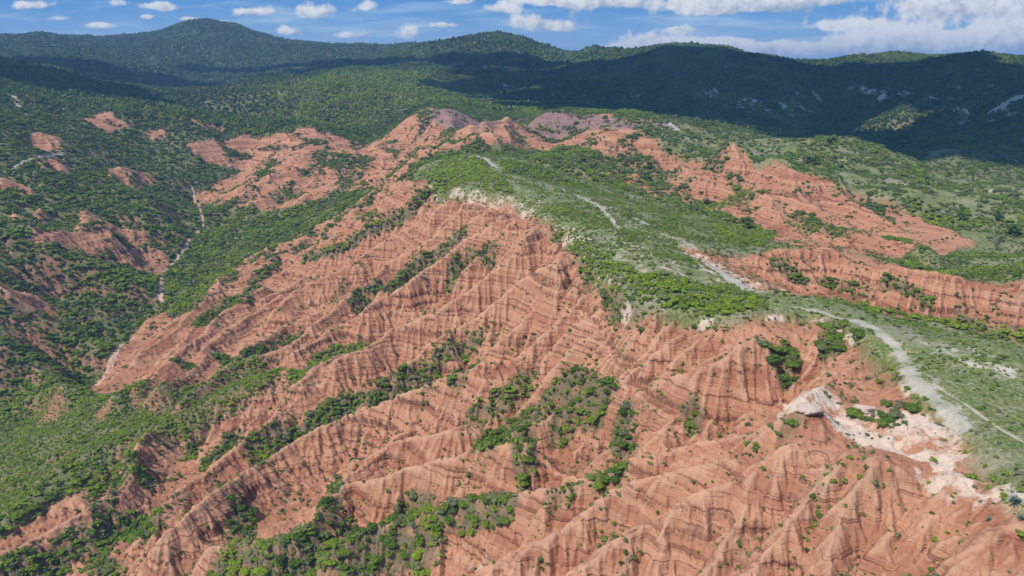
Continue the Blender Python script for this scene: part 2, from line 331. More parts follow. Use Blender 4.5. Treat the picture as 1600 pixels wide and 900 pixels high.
# badlands activity map: where running water has cut the soft red beds
BAD_PX = [
 [(640,285),(700,303),(800,312),(862,347),(893,378),(960,440),(985,487),(1060,497),(1150,497),(1200,487),(1300,500),(1345,533),(1400,575),(1445,630),(1500,665),(1560,765),(1640,880),(1660,1100),(-100,1100),(-100,880),
  (0,850),(90,790),(180,745),(240,680),(340,640),(430,610),(440,585),(330,590),(240,625),(110,625),(180,560),(230,500),(320,465),(380,410),(430,388),(520,345),(600,292)],
 [(290,215),(400,195),(560,190),(610,172),(680,168),(755,185),(860,175),(950,180),(1000,212),(1150,235),(1250,275),(1340,303),(1250,315),(1200,310),(1120,300),(1000,262),(870,238),(760,232),(680,245),(620,285),(540,300),(440,330),(330,330),(300,300),(380,260),(300,240)],
 [(1060,385),(1214,382),(1400,408),(1600,440),(1900,480),(1900,590),(1600,518),(1500,497),(1400,490),(1290,468),(1200,435),(1100,412)],
 [(900,262),(1000,272),(1110,288),(1250,302),(1340,312),(1440,336),(1530,372),(1450,402),(1300,390),(1215,375),(1150,345),(1000,302)],
]
BAD = [gline(p) for p in BAD_PX]
OUT_PX = [  # smaller red exposures among the scrub
 [(130,345),(180,352),(235,378),(265,402),(255,428),(180,415),(50,398),(70,372),(120,370)], [(8,245),(55,205),(75,212),(112,232),(60,250)], [(0,440),(50,460),(95,488),(60,500),(0,480)],
 [(0,165),(30,150),(45,175),(10,185)], [(130,185),(160,175),(200,190),(160,200)], [(225,200),(260,190),(270,205),(240,215)], [(280,180),(330,178),(380,188),(330,200)],
 [(60,260),(110,255),(105,275),(65,275)], [(170,265),(250,270),(230,290),(170,280)], [(20,335),(70,330),(60,360),(25,365)], [(0,285),(60,300),(50,315),(0,305)], [(300,300),(340,290),(345,320),(310,330)],
 [(75,700),(110,712),(105,735),(70,725)], [(20,730),(60,740),(50,770),(10,765)], [(1440,520),(1520,528),(1600,540),(1600,555),(1500,545),(1450,532)],
 [(230,640),(290,618),(300,640),(240,660)], [(1455,205),(1520,195),(1510,210),(1470,215)], [(1560,230),(1600,220),(1600,235),(1570,240)],[(1080,190),(1120,186),(1110,196),(1085,198)],
]
OUTC = [gline(p) for p in OUT_PX]
VEG_PX = [  # scrub-covered ground inside the badlands
 [(330,590),(400,572),(445,585),(430,612),(350,652),(270,695),(190,742),(150,772),(110,745),(60,800),(-60,850),(-60,655),(100,628),(240,622)],
]
VEGP = [gline(p) for p in VEG_PX]
def bad_mask(x, y):
    wx = x+4*fbm(x, y, 18, 3, 31); wy = y+4*fbm(x, y, 18, 3, 32)
    m = np.zeros(x.shape)
    for p in BAD: m = np.maximum(m, poly_mask(wx, wy, p, 2.0))
    for p in OUTC: m = np.maximum(m, poly_mask(wx, wy, p, 1.0))
    for p in VEGP: m = m*(1-.85*poly_mask(wx, wy, p, 2.0))
    return m
bad1 = np.maximum(bad_mask(X, Y), pink1)
R1 = np.hypot(X, Y)
H1 += (1-mesa1)*(1-bad1)*5.0*fbm(X, Y, 60, 4, 55)*sstep(R1, 180, 320)
H1 += (1-mesa1)*sstep(R1, 300, 380)*(4.5*(1-2*np.abs(fbm(X, Y, 46, 3, 57)))+2.0*(1-2*np.abs(fbm(X, Y, 17, 2, 58))))*(.45+.55*bad1)*(1-.6*bad1*(X > 0))

DI = [(-1, 0), (1, 0), (0, -1), (0, 1), (-1, -1), (-1, 1), (1, -1), (1, 1)]
def erode(H, d, act, iters, K, mexp=.45, crit=1.25, kd=0.0, cap=.35, minA=0.0):
    ny, nx = H.shape; N = ny*nx; idx = np.arange(N).reshape(ny, nx)
    A = None
    for it in range(iters):
        Pd = np.pad(H, 1, constant_values=1e9)
        bs = np.zeros(H.shape); br = idx.copy(); mn = np.full(H.shape, 1e9)
        for dy, dx in DI:
            nb = Pd[1+dy:1+dy+ny, 1+dx:1+dx+nx]
            s = (H-nb)/(d*(1.41421 if dx and dy else 1.)); m = s > bs
            bs = np.where(m, s, bs); br = np.where(m, idx+dy*nx+dx, br); mn = np.minimum(mn, nb)
        if it % 2 == 0 or A is None:
            order = np.argsort(-H.ravel(), kind='stable').tolist(); rec = br.ravel().tolist()
            a = [1.0]*N
            for i in order:
                r_ = rec[i]
                if r_ != i: a[r_] += a[i]
            A = np.array(a).reshape(ny, nx)*d*d
        E = K*np.maximum(A-minA, 0)**mexp*bs*act
        E = np.minimum(E, cap); E = np.minimum(E, .8*np.maximum(H-mn, 0))
        H = H-E
        H = np.where(H < mn, mn+.0, H)                  # fill pits
        # slopes above the critical angle slump
        Pd = np.pad(H, 1, mode='edge'); df = np.zeros(H.shape)
        for dy, dx in DI[:4]:
            nb = Pd[1+dy:1+dy+ny, 1+dx:1+dx+nx]; g = H-nb
            df -= .15*np.sign(g)*np.maximum(np.abs(g)-crit*d, 0)
            df -= kd*g
        H = H+df*np.clip(act+.15, 0, 1)
    return H, A
def rills(G, H, wl, length, nb, seed):
    """noise drawn out along the fall line: the small parallel rills of a mud slope"""
    S = blur(H, nb); gy, gx = np.gradient(S, G.d); m = np.hypot(gx, gy)+1e-6; gx /= m; gy /= m
    nz = vnoise(G.X/wl, G.Y/wl, seed)
    st = max(G.d*1.2, wl*.5); k = int(length/st); acc = nz.copy(); w_ = 1.
    for sg in (1, -1):
        x, y = G.X.copy(), G.Y.copy()
        for i in range(k):
            u, v = G.sample(gx, x, y), G.sample(gy, x, y); x = x+sg*st*u; y = y+sg*st*v
            f = 1-(i+1)/(k+1.); acc += f*G.sample(nz, x, y); w_ += f
    acc /= acc.std()+1e-9
    return np.clip(acc, -2.2, 2.2), sstep(m, .25, .75)
act1 = np.clip(bad1*1.0+.42*(1-mesa1), 0, 1)*(1-.97*mesa1)
G2 = Grid(-290, 310, 40, 500, 0.45); G3 = Grid(-150, 150, 40, 212, 0.22)
GH = Grid(-2900, 2900, 330, 4200, 8.0)
if True:
    H1 = H1+.25*rng.standard_normal(H1.shape)*act1
    H1, _ = erode(H1, 1.0, act1, 17, .040, crit=1.15, kd=.004, cap=.4)
    X2, Y2 = G2.X, G2.Y
    H2 = G1.sample(H1, X2, Y2); a2 = G1.sample(act1, X2, Y2)
    H2 = H2+a2*(.22*rng.standard_normal(H2.shape))
    for wl, amp in ((5.5, .24), (1.8, .40)):
        q_, m_ = rills(G2, H2, wl, 16 if wl > 3 else 9, 6, int(wl*10)); H2 = H2+a2*m_*amp*(1-np.abs(q_))
    H2, _ = erode(H2, .45, a2, 8, .048, crit=1.5, kd=.002, cap=.22)
    H3 = G2.sample(H2, G3.X, G3.Y); a3 = G1.sample(act1, G3.X, G3.Y)
    H3 = H3+a3*.10*rng.standard_normal(H3.shape)
    for wl, amp in ((1.2, .16), (.55, .07)):
        q_, m_ = rills(G3, H3, wl, 5 if wl > 1 else 3, 8, int(wl*10)+5); H3 = H3+a3*m_*amp*(1-np.abs(q_))
    H3, _ = erode(H3, .22, a3, 6, .05, crit=1.6, kd=.01, cap=.08)
    # the far hills
    XH, YH = GH.X, GH.Y; RH = np.hypot(XH, YH)
    HH = macro(XH, YH); far = sstep(RH, 620, 900)
    HH = HH+far*(22*fbm(XH, YH, 380, 5, 71)+9*(1-2*np.abs(fbm(XH, YH, 170, 3, 77)))+5*rng.standard_normal(HH.shape)*.15)
    HH = HH-13*sstep(RH, 1150, 1600)
    HH, _ = erode(HH, 8., sstep(RH, 560, 760)*.9, 26, .05, crit=.8, kd=.02, cap=3.0)
    HH = HH+far*4*fbm(XH, YH, 90, 3, 72)

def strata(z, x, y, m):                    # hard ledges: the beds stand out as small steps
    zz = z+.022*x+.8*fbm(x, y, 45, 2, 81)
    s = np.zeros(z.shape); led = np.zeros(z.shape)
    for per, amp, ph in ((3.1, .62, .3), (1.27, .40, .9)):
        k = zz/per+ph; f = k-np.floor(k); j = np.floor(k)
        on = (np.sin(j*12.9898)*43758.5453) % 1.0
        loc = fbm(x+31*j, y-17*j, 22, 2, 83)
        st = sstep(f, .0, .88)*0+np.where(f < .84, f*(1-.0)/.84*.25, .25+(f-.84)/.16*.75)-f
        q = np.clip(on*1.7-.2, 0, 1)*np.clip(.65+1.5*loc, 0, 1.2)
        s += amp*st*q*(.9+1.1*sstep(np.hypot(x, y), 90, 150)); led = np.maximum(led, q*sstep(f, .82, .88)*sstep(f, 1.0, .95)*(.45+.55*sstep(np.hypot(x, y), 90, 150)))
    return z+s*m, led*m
def base_height(x, y):
    r = np.hypot(x, y)
    z = GH.sample(HH, x, y)
    m1 = G1.inside(x, y, 40)*sstep(r, 700, 560)
    z1 = G1.sample(H1, x, y)
    z = np.where(r < 420, macro(x, y), z)
    z = z*(1-m1)+z1*m1
    m2 = G2.inside(x, y, 12); z = z*(1-m2)+G2.sample(H2, x, y)*m2
    m3 = G3.inside(x, y, 6); z = z*(1-m3)+G3.sample(H3, x, y)*m3
    return z
badG = Grid(-360, 360, 20, 660, 1.0)
def bmask(x, y): return badG.sample(bad1, x, y)*badG.inside(x, y, 8)
def mmask(x, y): return badG.sample(mesa1, x, y)*badG.inside(x, y, 3)
def full_height(x, y, shp=None):
    z = base_height(x, y); b = bmask(x, y)*(1-mmask(x, y)); r = np.hypot(x, y)
    ex = 1.0; s_ = np.hypot(base_height(x+ex, y)-z, base_height(x, y+ex)-z)/ex
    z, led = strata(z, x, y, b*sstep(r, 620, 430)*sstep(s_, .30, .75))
    z = z+.10*fbm(x, y, 2.3, 3, 91)*sstep(r, 420, 150)*(.35+.65*b)
    return z, led
height = base_height

# ------------------------------------------------------------------ what covers the ground
STRIPS = [  # scrub bands: points, width m, density, tint
 ([(665,305),(640,325),(600,347),(565,365),(520,388),(480,402)],3.2,.95,.45), ([(715,376),(690,398),(662,412),(640,430),(612,442)],4.2,.95,.4), ([(612,445),(590,452),(570,462),(560,482)],4,.9,.4),
 ([(765,402),(735,405),(712,415),(708,440)],3.2,.8,.35), ([(740,572),(715,590)],2.5,.7,.4), ([(668,598),(640,604),(600,620),(560,634),(520,650),(480,672),(440,692),(410,712)],4.5,.97,.4),
 ([(928,618),(900,622),(860,636),(820,655),(780,678),(768,690)],3.6,.97,.4), ([(820,665),(818,700),(824,735)],2.2,.85,.3), ([(895,640),(900,650),(880,665)],3,.8,.35),
 ([(825,600),(790,620),(760,642),(732,662)],2.6,.8,.45), ([(560,540),(530,550),(500,563),(465,590)],3,.95,.55), ([(740,536),(715,545),(690,562)],2.4,.75,.4),
 ([(365,470),(335,485),(312,505)],4.5,.9,.45), ([(300,575),(275,562)],2.5,.7,.3), ([(420,545),(380,560),(345,555)],3,.8,.35), ([(470,525),(440,532)],2.5,.8,.35),
 ([(365,690),(345,705),(330,720)],3,.75,.3), ([(300,680),(298,715)],2,.8,.3), ([(672,838),(640,832),(600,838),(550,852),(500,862),(450,868),(400,880),(350,893)],3.6,.95,.68),
 ([(630,858),(560,880),(450,895)],3.5,.5,.4), ([(795,782),(760,786),(725,792),(700,792)],2.0,.95,.35), ([(660,793),(635,800),(630,815)],2.4,.9,.4), ([(240,815),(205,822),(170,838),(130,848),(90,868)],3.0,.9,.4),
 ([(0,882),(30,885),(80,890)],3.5,.85,.6), ([(160,850),(150,880),(180,895)],2.6,.6,.45), ([(220,745),(190,740),(160,790)],3,.7,.3), ([(380,800),(375,830)],3,.7,.3), ([(520,760),(515,800),(500,825)],2.4,.65,.3),
 ([(535,812),(540,825)],2.4,.8,.35), ([(1228,545),(1235,560)],1.6,.9,.3), ([(1212,560),(1222,590)],2.2,.95,.3), ([(1303,505),(1300,545)],2.0,.95,.3), ([(1345,520),(1325,535)],1.5,.8,.3),
 ([(1340,645),(1370,655),(1400,662)],1.3,.75,.25), ([(1390,632),(1430,640)],.9,.7,.3), ([(1080,640),(1085,660)],1.6,.8,.3), ([(968,728),(940,742)],1.6,.85,.35), ([(985,712),(935,735),(895,762),(860,782)],1.3,.45,.3),
 ([(1240,650),(1230,680)],1.3,.55,.2), ([(970,672),(972,690)],2.2,.9,.3), ([(880,600),(900,598)],2.0,.6,.3), ([(960,440),(985,470)],3,.9,.4),
 ([(560,320),(520,350),(480,365),(420,385)],4,.5,.4), ([(590,300),(570,322)],4,.7,.3), ([(430,410),(400,440),(380,470)],3.5,.6,.4), ([(540,440),(520,470)],2,.35,.3),
 # behind the crest
 ([(570,255),(530,245),(500,240),(540,262)],8,.8,.3), ([(700,262),(730,255),(700,275)],10,.8,.8), ([(640,240),(700,218),(740,210)],4,.7,.4), ([(700,205),(690,215),(740,238)],3,.5,.4), ([(840,240),(900,248),(1000,285)],6,.5,.5),
 ([(985,245),(1010,262),(1040,280)],9,.75,.35), ([(1000,262),(1040,300),(1080,320)],7,.6,.35), ([(880,262),(960,285),(1080,330)],5,.8,.55), ([(1090,330),(1130,340),(1190,365)],6,.8,.4), ([(1250,335),(1330,360),(1400,375)],6,.6,.35),
 ([(1215,410),(1235,425),(1250,440)],2,.8,.3), ([(1280,440),(1330,450)],1.6,.7,.3), ([(1385,440),(1430,458),(1450,470)],1.8,.8,.3),
 ([(1350,480),(1400,492),(1450,500),(1520,510),(1600,526)],2.2,.85,.6), ([(390,330),(350,350),(320,400)],6,.95,.55), ([(480,330),(430,355),(380,395),(330,440),(290,480)],8,.95,.55), ([(560,200),(500,205)],5,.6,.3),
]
STR = []
DENSEP = [([(885,392),(920,388),(960,405),(1000,432),(1060,432),(1120,455),(1150,470),(1180,488),(1130,498),(1060,488),(1000,480),(975,455),(900,415)], .97, .85),
          ([(650,275),(720,245),(760,262),(800,300),(900,330),(870,340),(800,308),(700,300)], .55, .95), ([(780,250),(850,262),(930,300),(860,285),(790,268)], .6, .7),
          ([(1110,350),(1170,340),(1210,370),(1195,388),(1130,375)], .7, .75), ([(1050,465),(1140,440),(1200,480),(1170,492)], .6, .8), ([(860,310),(920,335),(980,365),(900,350)], .3, .5)]
WHITEP = [([(1288,648),(1310,642),(1400,684),(1480,712),(1570,760),(1600,790),(1560,790),(1450,728),(1380,702),(1305,672)], .85, .6), ([(1215,630),(1300,610),(1400,640),(1500,680),(1560,750),(1470,735),(1330,690)], .55, 0), ([(1405,640),(1460,655),(1500,680),(1470,690),(1420,665)], .8, 0),
          ([(1225,625),(1260,612),(1295,630),(1280,645),(1230,645)], .9, .1), ([(860,342),(895,360),(930,375),(895,390),(880,372)], .7, 0), ([(700,304),(850,312),(862,350),(810,330),(720,318)], .5, 0),
          ([(1020,395),(1080,420),(1100,440),(1000,425)], .35, 0), ([(1060,385),(1130,408),(1195,452),(1165,460),(1090,420)], .55, 0), ([(1185,487),(1300,498),(1345,530),(1290,515),(1200,505)], .45, 0),
          ([(1345,533),(1400,575),(1445,630),(1505,668),(1470,668),(1410,610)], .36, .2), ([(1440,525),(1520,548),(1610,580),(1600,600),(1520,575),(1450,545)], .5, .3), ([(1500,660),(1560,670),(1600,690),(1530,690)], .35, .2),
          ([(1400,715),(1530,745),(1570,800),(1500,780),(1420,745)], .6, 0), ([(700,845),(790,840),(800,880),(720,880)], .4, 0), ([(880,290),(930,315),(1000,350),(975,352),(930,325)], .5, .2),
          ([(1200,440),(1240,458),(1190,460)], .6, 0), ([(930,372),(1000,382),(1100,430),(1160,455),(1010,428),(950,402)], .42, .2), ([(960,340),(1040,365),(1110,393),(1060,386),(990,362)], .42, .2), ([(1395,525),(1440,555),(1505,635),(1515,672),(1465,668),(1415,600),(1385,550)], .40, .3), ([(1420,520),(1600,560),(1640,600),(1520,590),(1450,560)], .36, .4), ([(1500,640),(1600,660),(1640,700),(1530,700)], .3, .3), ([(1250,395),(1400,405),(1330,402)], .4, .3),
          ([(1000,186),(1060,198),(1150,224),(1090,215),(1010,196)], .55, .6), ([(870,178),(960,182),(1010,190),(930,190)], .45, .6), ([(610,172),(640,168),(650,176),(620,182)], .5, .8)]
ROCKS = [  # pale rock faces on the far hills (px lines, width m, strength)
 ([(1102,148),(1120,150)],9,.9), ([(1135,160),(1140,162)],8,.7), ([(1165,158),(1180,172)],12,.7), ([(1185,160),(1200,170)],8,.8), ([(1212,135),(1250,148)],9,.5), ([(1220,160),(1240,178)],8,.7),
 ([(1240,158),(1275,178)],7,.6), ([(1272,150),(1280,160)],5,.9), ([(1330,138),(1352,142),(1380,150)],6,.9), ([(1408,147),(1420,146)],6,.8), ([(1460,155),(1470,155)],5,.8), ([(1500,172),(1510,176)],5,.9),
 ([(1500,182),(1550,188)],5,.6), ([(1560,172),(1572,162),(1600,150)],7,.9), ([(1565,178),(1580,185)],5,.8), ([(780,130),(812,140)],10,.7), ([(842,140),(855,135)],9,.6), ([(985,160),(1000,140)],10,.5),
 ([(895,155),(912,150)],8,.4), ([(1520,110),(1560,115)],7,.45), ([(1480,132),(1500,138)],7,.45), ([(155,52),(205,55)],14,.35), ([(1060,84),(1100,86)],6,.3), ([(1390,245),(1400,238)],4,.3), ([(700,172),(706,173)],5,.3),
 ([(22,150),(32,168)],3.2,.9), ([(60,150),(68,152)],2.5,.8), ([(140,180),(190,190)],4,.35), ([(235,152),(262,150)],12,.35), ([(380,140),(410,135)],10,.3), ([(1548,297),(1558,297)],2.0,.9), ([(15,212),(18,215)],2,.8)]
PURPLE = [gline(p) for p in [[(615,172),(680,166),(760,184),(780,196),(745,205),(690,196),(620,195)], [(780,185),(860,174),(960,186),(1050,198),(1050,206),(960,204),(900,206),(820,205)]]]
PATHS = [([(1241,479),(1290,488),(1340,502)],.7), ([(1335,500),(1375,518),(1400,540),(1412,565),(1435,595),(1465,625)],1.05), ([(1465,625),(1490,645),(1505,668)],1.2), ([(1458,600),(1500,625),(1600,690)],.28),
         ([(745,243),(762,250),(775,262)],1.6), ([(800,276),(830,285),(875,293)],.8), ([(875,293),(930,318),(955,340),(965,355)],.9), ([(935,322),(975,330)],1.6), ([(1110,415),(1150,440),(1190,455)],1.6), ([(990,340),(1010,350)],1.2)]
STREAM = [([(300,290),(312,330),(318,350),(300,372),(285,392),(262,420)],.8), ([(262,420),(250,432),(252,452),(250,472)],1.3), ([(205,528),(188,540),(176,560),(165,585),(152,600)],1.2), ([(905-600,538),(330,548)],1.0)]
ROADS = [([(20,262),(45,250),(75,244),(102,239)],1.2)]
lines = lambda L: [(gline(p[0]),)+tuple(p[1:]) for p in L]
STRw, DENw, WHw, RKw, PAw, STw, ROw = [lines(L) for L in (STRIPS, DENSEP, WHITEP, ROCKS, PATHS, STREAM, ROADS)]

def near_line(x, y, L, wd):
    """indices of points within the reach of a polyline"""
    m = wd*1.8+6
    return np.nonzero((x > L[:, 0].min()-m) & (x < L[:, 0].max()+m) & (y > L[:, 1].min()-m) & (y < L[:, 1].max()+m))[0]
LIT = gline([(380,135),(520,115),(640,112),(700,140),(760,168),(620,172),(500,195),(420,185)])  # sunlit patch of hillside, painted in as a brighter foliage tint
def covers(x, y):
    """for flat arrays x, y: scrub density, tint, pale rock, blue-white share, path, stream, road, purple, bare, mesa"""
    r = np.hypot(x, y); b = bmask(x, y); ms = mmask(x, y)
    nA = fbm(x, y, 34, 4, 101); nB = fbm(x, y, 9, 3, 102)
    far = sstep(r, 600, 800)
    # open scrub slopes
    V = np.clip(.68+.55*nA+.5*nB, 0, 1)
    right = sstep(x/np.maximum(r, 1), .12, .3)*sstep(r, 170, 230)*(1-far)
    V = V*(1-right)+right*np.clip(.30+.75*nA+.4*nB, 0, .9)
    nF = fbm(x, y, 190, 4, 109); V = V*(1-far)+far*np.clip(.84+.60*nF+.30*nA, 0, 1)*(1-sstep(r, 1900, 2100)*(x/np.maximum(r, 1) > .35))
    T = np.clip(.62+.40*nA+.1*nB+far*(.35*nF-.30), .02, 1)
    T = T*(1-right)+right*np.clip(.5+.5*nA, .1, .9)
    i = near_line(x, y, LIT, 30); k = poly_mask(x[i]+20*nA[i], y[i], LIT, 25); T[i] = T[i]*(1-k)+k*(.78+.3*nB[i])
    slope_red = np.clip(b+0, 0, 1)
    upper = sstep(r, 300, 400)*b
    V = V*(1-slope_red)+slope_red*(.008+.30*np.clip(fbm(x, y, 9, 3, 103)-.12, 0, 1)+upper*.75*sstep(fbm(x, y, 22, 3, 104), .08, .45))
    V = V*(1-ms)+ms*np.clip(.06+.10*sstep(r, 130, 200)+.42*fbm(x, y, 11, 3, 105), .01, 1)*(.45+.55*sstep(r, 120, 190))
    T = T*(1-ms)+ms*(.70+.2*nB)
    pl = poly_mask(x, y, VEGP[0], 4); V = V*(1-pl)+pl*np.clip(.55+.45*nB+.2*nA, 0, 1); T = T*(1-pl)+pl*(.85+.3*nB)
    for L, wd, de, ti in STRw:
        i = near_line(x, y, L, wd)
        if not len(i): continue
        e, _ = dist_poly(x[i]+.35*wd*nB[i], y[i]+.35*wd*fbm(x[i], y[i], 7, 2, 111), L)
        k = sstep(e, wd*1.25, wd*.7)*de; V[i] = np.maximum(V[i], k); T[i] = np.where(k > .3, ti+.24+.30*nB[i], T[i])
    for L, de, ti in DENw:
        i = near_line(x, y, L, 3)
        if not len(i): continue
        k = poly_mask(x[i]+1.5*nB[i], y[i]+1.5*nB[i], L, 1.2)*de; V[i] = np.maximum(V[i], k); T[i] = np.where(k > .3, ti, T[i])
    Wt = np.zeros(x.shape); Cy = np.zeros(x.shape)
    for L, st, cy in WHw:
        i = near_line(x, y, L, 2)
        if not len(i): continue
        s_ = max(1.2, math.hypot(*L[0][:2])/110)
        k = poly_mask(x[i]+s_*1.2*fbm(x[i], y[i], 5*s_, 3, 121), y[i]+s_*1.2*fbm(x[i], y[i], 5*s_, 3, 122), L, s_)*st*np.clip(.9+.7*fbm(x[i], y[i], 3*s_, 3, 123), 0, 1)
        Wt[i] = np.maximum(Wt[i], k); Cy[i] = np.where(k > .1, cy, Cy[i])
    for L, wd, st in RKw:
        i = near_line(x, y, L, wd)
        if not len(i): continue
        e, _ = dist_poly(x[i]+wd*.9*fbm(x[i], y[i], wd*1.5, 3, 131), y[i]+wd*1.2*fbm(x[i], y[i], wd*1.5, 3, 132), L)
        wd = wd*1.5; k = sstep(e, wd, wd*.4)*st; V[i] *= (1-.93*k); k = k*np.clip(.55+1.3*fbm(x[i], y[i], 14, 4, 133), .05, 1); Wt[i] = np.maximum(Wt[i], k); Cy[i] = np.where(k > .1, .05, Cy[i])
    # pale caprock along the rim of the mesa
    i = near_line(x, y, RIM, 4); e, _ = dist_poly(x[i], y[i], RIM)
    k = sstep(e, 1.6, .4)*np.clip(.15+.9*fbm(x[i], y[i], 7, 3, 141), 0, .55); Wt[i] = np.maximum(Wt[i], k)
    rng_ = []
    for LL in (PAw, STw, ROw):
        m = np.zeros(x.shape)
        for L, wd in LL:
            i = near_line(x, y, L, wd)
            if not len(i): continue
            e, _ = dist_poly(x[i]+.3*wd*fbm(x[i], y[i], wd*3+1, 2, 151), y[i]+.3*wd*fbm(x[i], y[i], wd*3+1, 2, 152), L)
            m[i] = np.maximum(m[i], sstep(e+wd*.5*fbm(x[i], y[i], 1.6*wd, 3, 153), wd*1.5, wd*.55))
        rng_.append(m); V *= (1-.97*m)
    pu = np.zeros(x.shape)
    for L in PURPLE:
        i = near_line(x, y, L, 4)
        if len(i): pu[i] = np.maximum(pu[i], poly_mask(x[i], y[i], L, 4))
    V *= (1-.75*np.clip(Wt, 0, 1))
    return V, np.clip(T, 0, 1), Wt, Cy, rng_[0], rng_[1], rng_[2], pu, b, ms

# ------------------------------------------------------------------ ground meshes, finer near, coarser far
def make_mesh(name, co, quads, mats, kind='structure', attrs=None, smooth=True):
    me = bpy.data.meshes.new(name)
    me.vertices.add(len(co)); me.vertices.foreach_set('co', np.ascontiguousarray(co, dtype=np.float32).ravel())
    k = quads.shape[1]
    me.loops.add(quads.size); me.loops.foreach_set('vertex_index', np.ascontiguousarray(quads, dtype=np.int32).ravel())
    me.polygons.add(len(quads)); me.polygons.foreach_set('loop_start', np.arange(0, quads.size, k, dtype=np.int32))
    try: me.polygons.foreach_set('loop_total', np.full(len(quads), k, dtype=np.int32))
    except Exception: pass
    if smooth: me.polygons.foreach_set('use_smooth', np.ones(len(quads), dtype=bool))
    for m in mats: me.materials.append(m)
    if attrs:
        for an, arr in attrs.items():
            a = me.attributes.new(an, 'FLOAT_COLOR', 'POINT'); a.data.foreach_set('color', np.ascontiguousarray(arr, dtype=np.float32).ravel())
    me.update(); me.validate()
    o = bpy.data.objects.new(name, me); C.objects.link(o)
    if kind: o['kind'] = kind
    return o

def mat(name):
    m = bpy.data.materials.new(name); m.use_nodes = True; t = NT(m.node_tree)
    o = t.n('ShaderNodeOutputMaterial'); b = t.n('ShaderNodeBsdfPrincipled'); t.l(b.outputs[0], o.inputs[0])
    b.inputs['Roughness'].default_value = .95; b.inputs['Specular IOR Level'].default_value = .15
    return m, t, b
def ground_material():
    m, t, b = mat('eroded_ground')
    geo = t.n('ShaderNodeNewGeometry'); P_ = geo.outputs['Position']
    a1 = t.n('ShaderNodeAttribute', attribute_name='cover'); a2 = t.n('ShaderNodeAttribute', attribute_name='extra')
    s1 = t.n('ShaderNodeSeparateColor'); t.l(a1.outputs['Color'], s1.inputs[0]); bare, white, veg, path = s1.outputs[0], s1.outputs[1], s1.outputs[2], a1.outputs['Alpha']
    s2 = t.n('ShaderNodeSeparateColor'); t.l(a2.outputs['Color'], s2.inputs[0]); cy, stream, pur, mesa = s2.outputs[0], s2.outputs[1], s2.outputs[2], a2.outputs['Alpha']
    nbig = t.noise(P_, .035, 5, .6); nmid = t.noise(P_, .35, 5, .6); nfine = t.noise(P_, 2.2, 5, .65)
    # strata: thin beds by height, gently dipping and wavy
    sp = t.n('ShaderNodeSeparateXYZ'); t.l(P_, sp.inputs[0])
    zz = t.math('ADD', t.math('ADD', sp.outputs[2], t.math('MULTIPLY', sp.outputs[0], .022)), t.math('MULTIPLY', t.math('SUBTRACT', t.noise(P_, .05, 3), .5), 3.0))
    zz = t.math('ADD', zz, t.math('MULTIPLY', nmid, .35))
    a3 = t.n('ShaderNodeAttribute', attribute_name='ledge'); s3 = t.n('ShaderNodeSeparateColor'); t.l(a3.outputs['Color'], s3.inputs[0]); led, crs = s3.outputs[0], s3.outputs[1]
    def n1d(v, sc, det, ro):
        m_ = t.n('ShaderNodeTexNoise', noise_dimensions='1D'); t.l(v, m_.inputs['W']); m_.inputs['Scale'].default_value = sc; m_.inputs['Detail'].default_value = det; m_.inputs['Roughness'].default_value = ro; return m_.outputs[0]
    b1 = n1d(zz, .33, 3, .6); b2 = n1d(zz, 1.05, 3, .6)
    patch = t.noise(P_, .13, 4, .6)
    red = t.mix(t.mr(b1, .3, .7), (.350, .138, .076, 1), (.490, .238, .135, 1))
    red = t.mix(t.mr(nbig, .4, .7, 0, .5), red, (.540, .272, .150, 1))
    red = t.mix(t.mr(t.noise(P_, 1.6, 7, .75), .48, .66, 0, .6), red, (.28, .108, .060, 1))
    red = t.mix(t.mr(nmid, .50, .72, 0, .45), red, (.58, .330, .205, 1))
    red = t.mix(t.mr(t.math('ADD', b2, t.math('ADD', t.math('MULTIPLY', t.math('SUBTRACT', patch, .5), .75), t.math('MULTIPLY', t.math('SUBTRACT', nmid, .5), .45))), .57, .66, 0, .75), red, (.215, .080, .048, 1))
    red = t.mix(t.mr(patch, .58, .74, 0, .5), red, (.60, .375, .25, 1))
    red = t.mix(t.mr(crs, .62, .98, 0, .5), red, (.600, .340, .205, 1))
    red = t.mix(t.mr(t.math('ADD', led, t.math('MULTIPLY', t.math('SUBTRACT', nfine, .5), .5)), .22, .55, 0, .8), red, (.150, .062, .042, 1))  # overhang shade and damp painted dark on the ledge risers
    # farther red beds on the left are rosier
    # soil and litter under scrub
    soil = t.mix(t.mr(nmid, .3, .7), (.140, .170, .048, 1), (.255, .195, .110, 1))
    soil = t.mix(t.mr(nbig, .4, .65, 0, .5), soil, (.085, .125, .034, 1))
    grass = t.mix(t.mr(nmid, .35, .62), (.105, .150, .030, 1), (.185, .195, .060, 1))
    grass = t.mix(t.mr(t.noise(P_, .09, 5, .65), .46, .70), grass, (.28, .255, .17, 1))
    tuft = t.noise(P_, 1.1, 6, .72)
    grass = t.mix(t.mr(tuft, .52, .62, 0, .75), grass, (.055, .095, .022, 1))
    grass = t.mix(t.mr(t.noise(P_, 1.7, 5, .7), .50, .61, 0, .72), grass, (.38, .33, .225, 1))
    soil = t.mix(t.mr(t.noise(P_, .9, 6, .72), .54, .64, 0, .6), soil, (.05, .075, .022, 1))
    col = t.mix(bare, soil, red)
    vg = t.math('MULTIPLY', veg, t.mr(nmid, .25, .55), True)
    col = t.mix(t.math('MULTIPLY', vg, bare), col, (.17, .135, .075, 1))
    col = t.mix(mesa, col, grass)
    wh = t.mix(cy, (.66, .49, .37, 1), (.62, .60, .52, 1))
    wh = t.mix(t.mr(nfine, .4, .7, 0, .4), wh, (.42, .33, .27, 1))
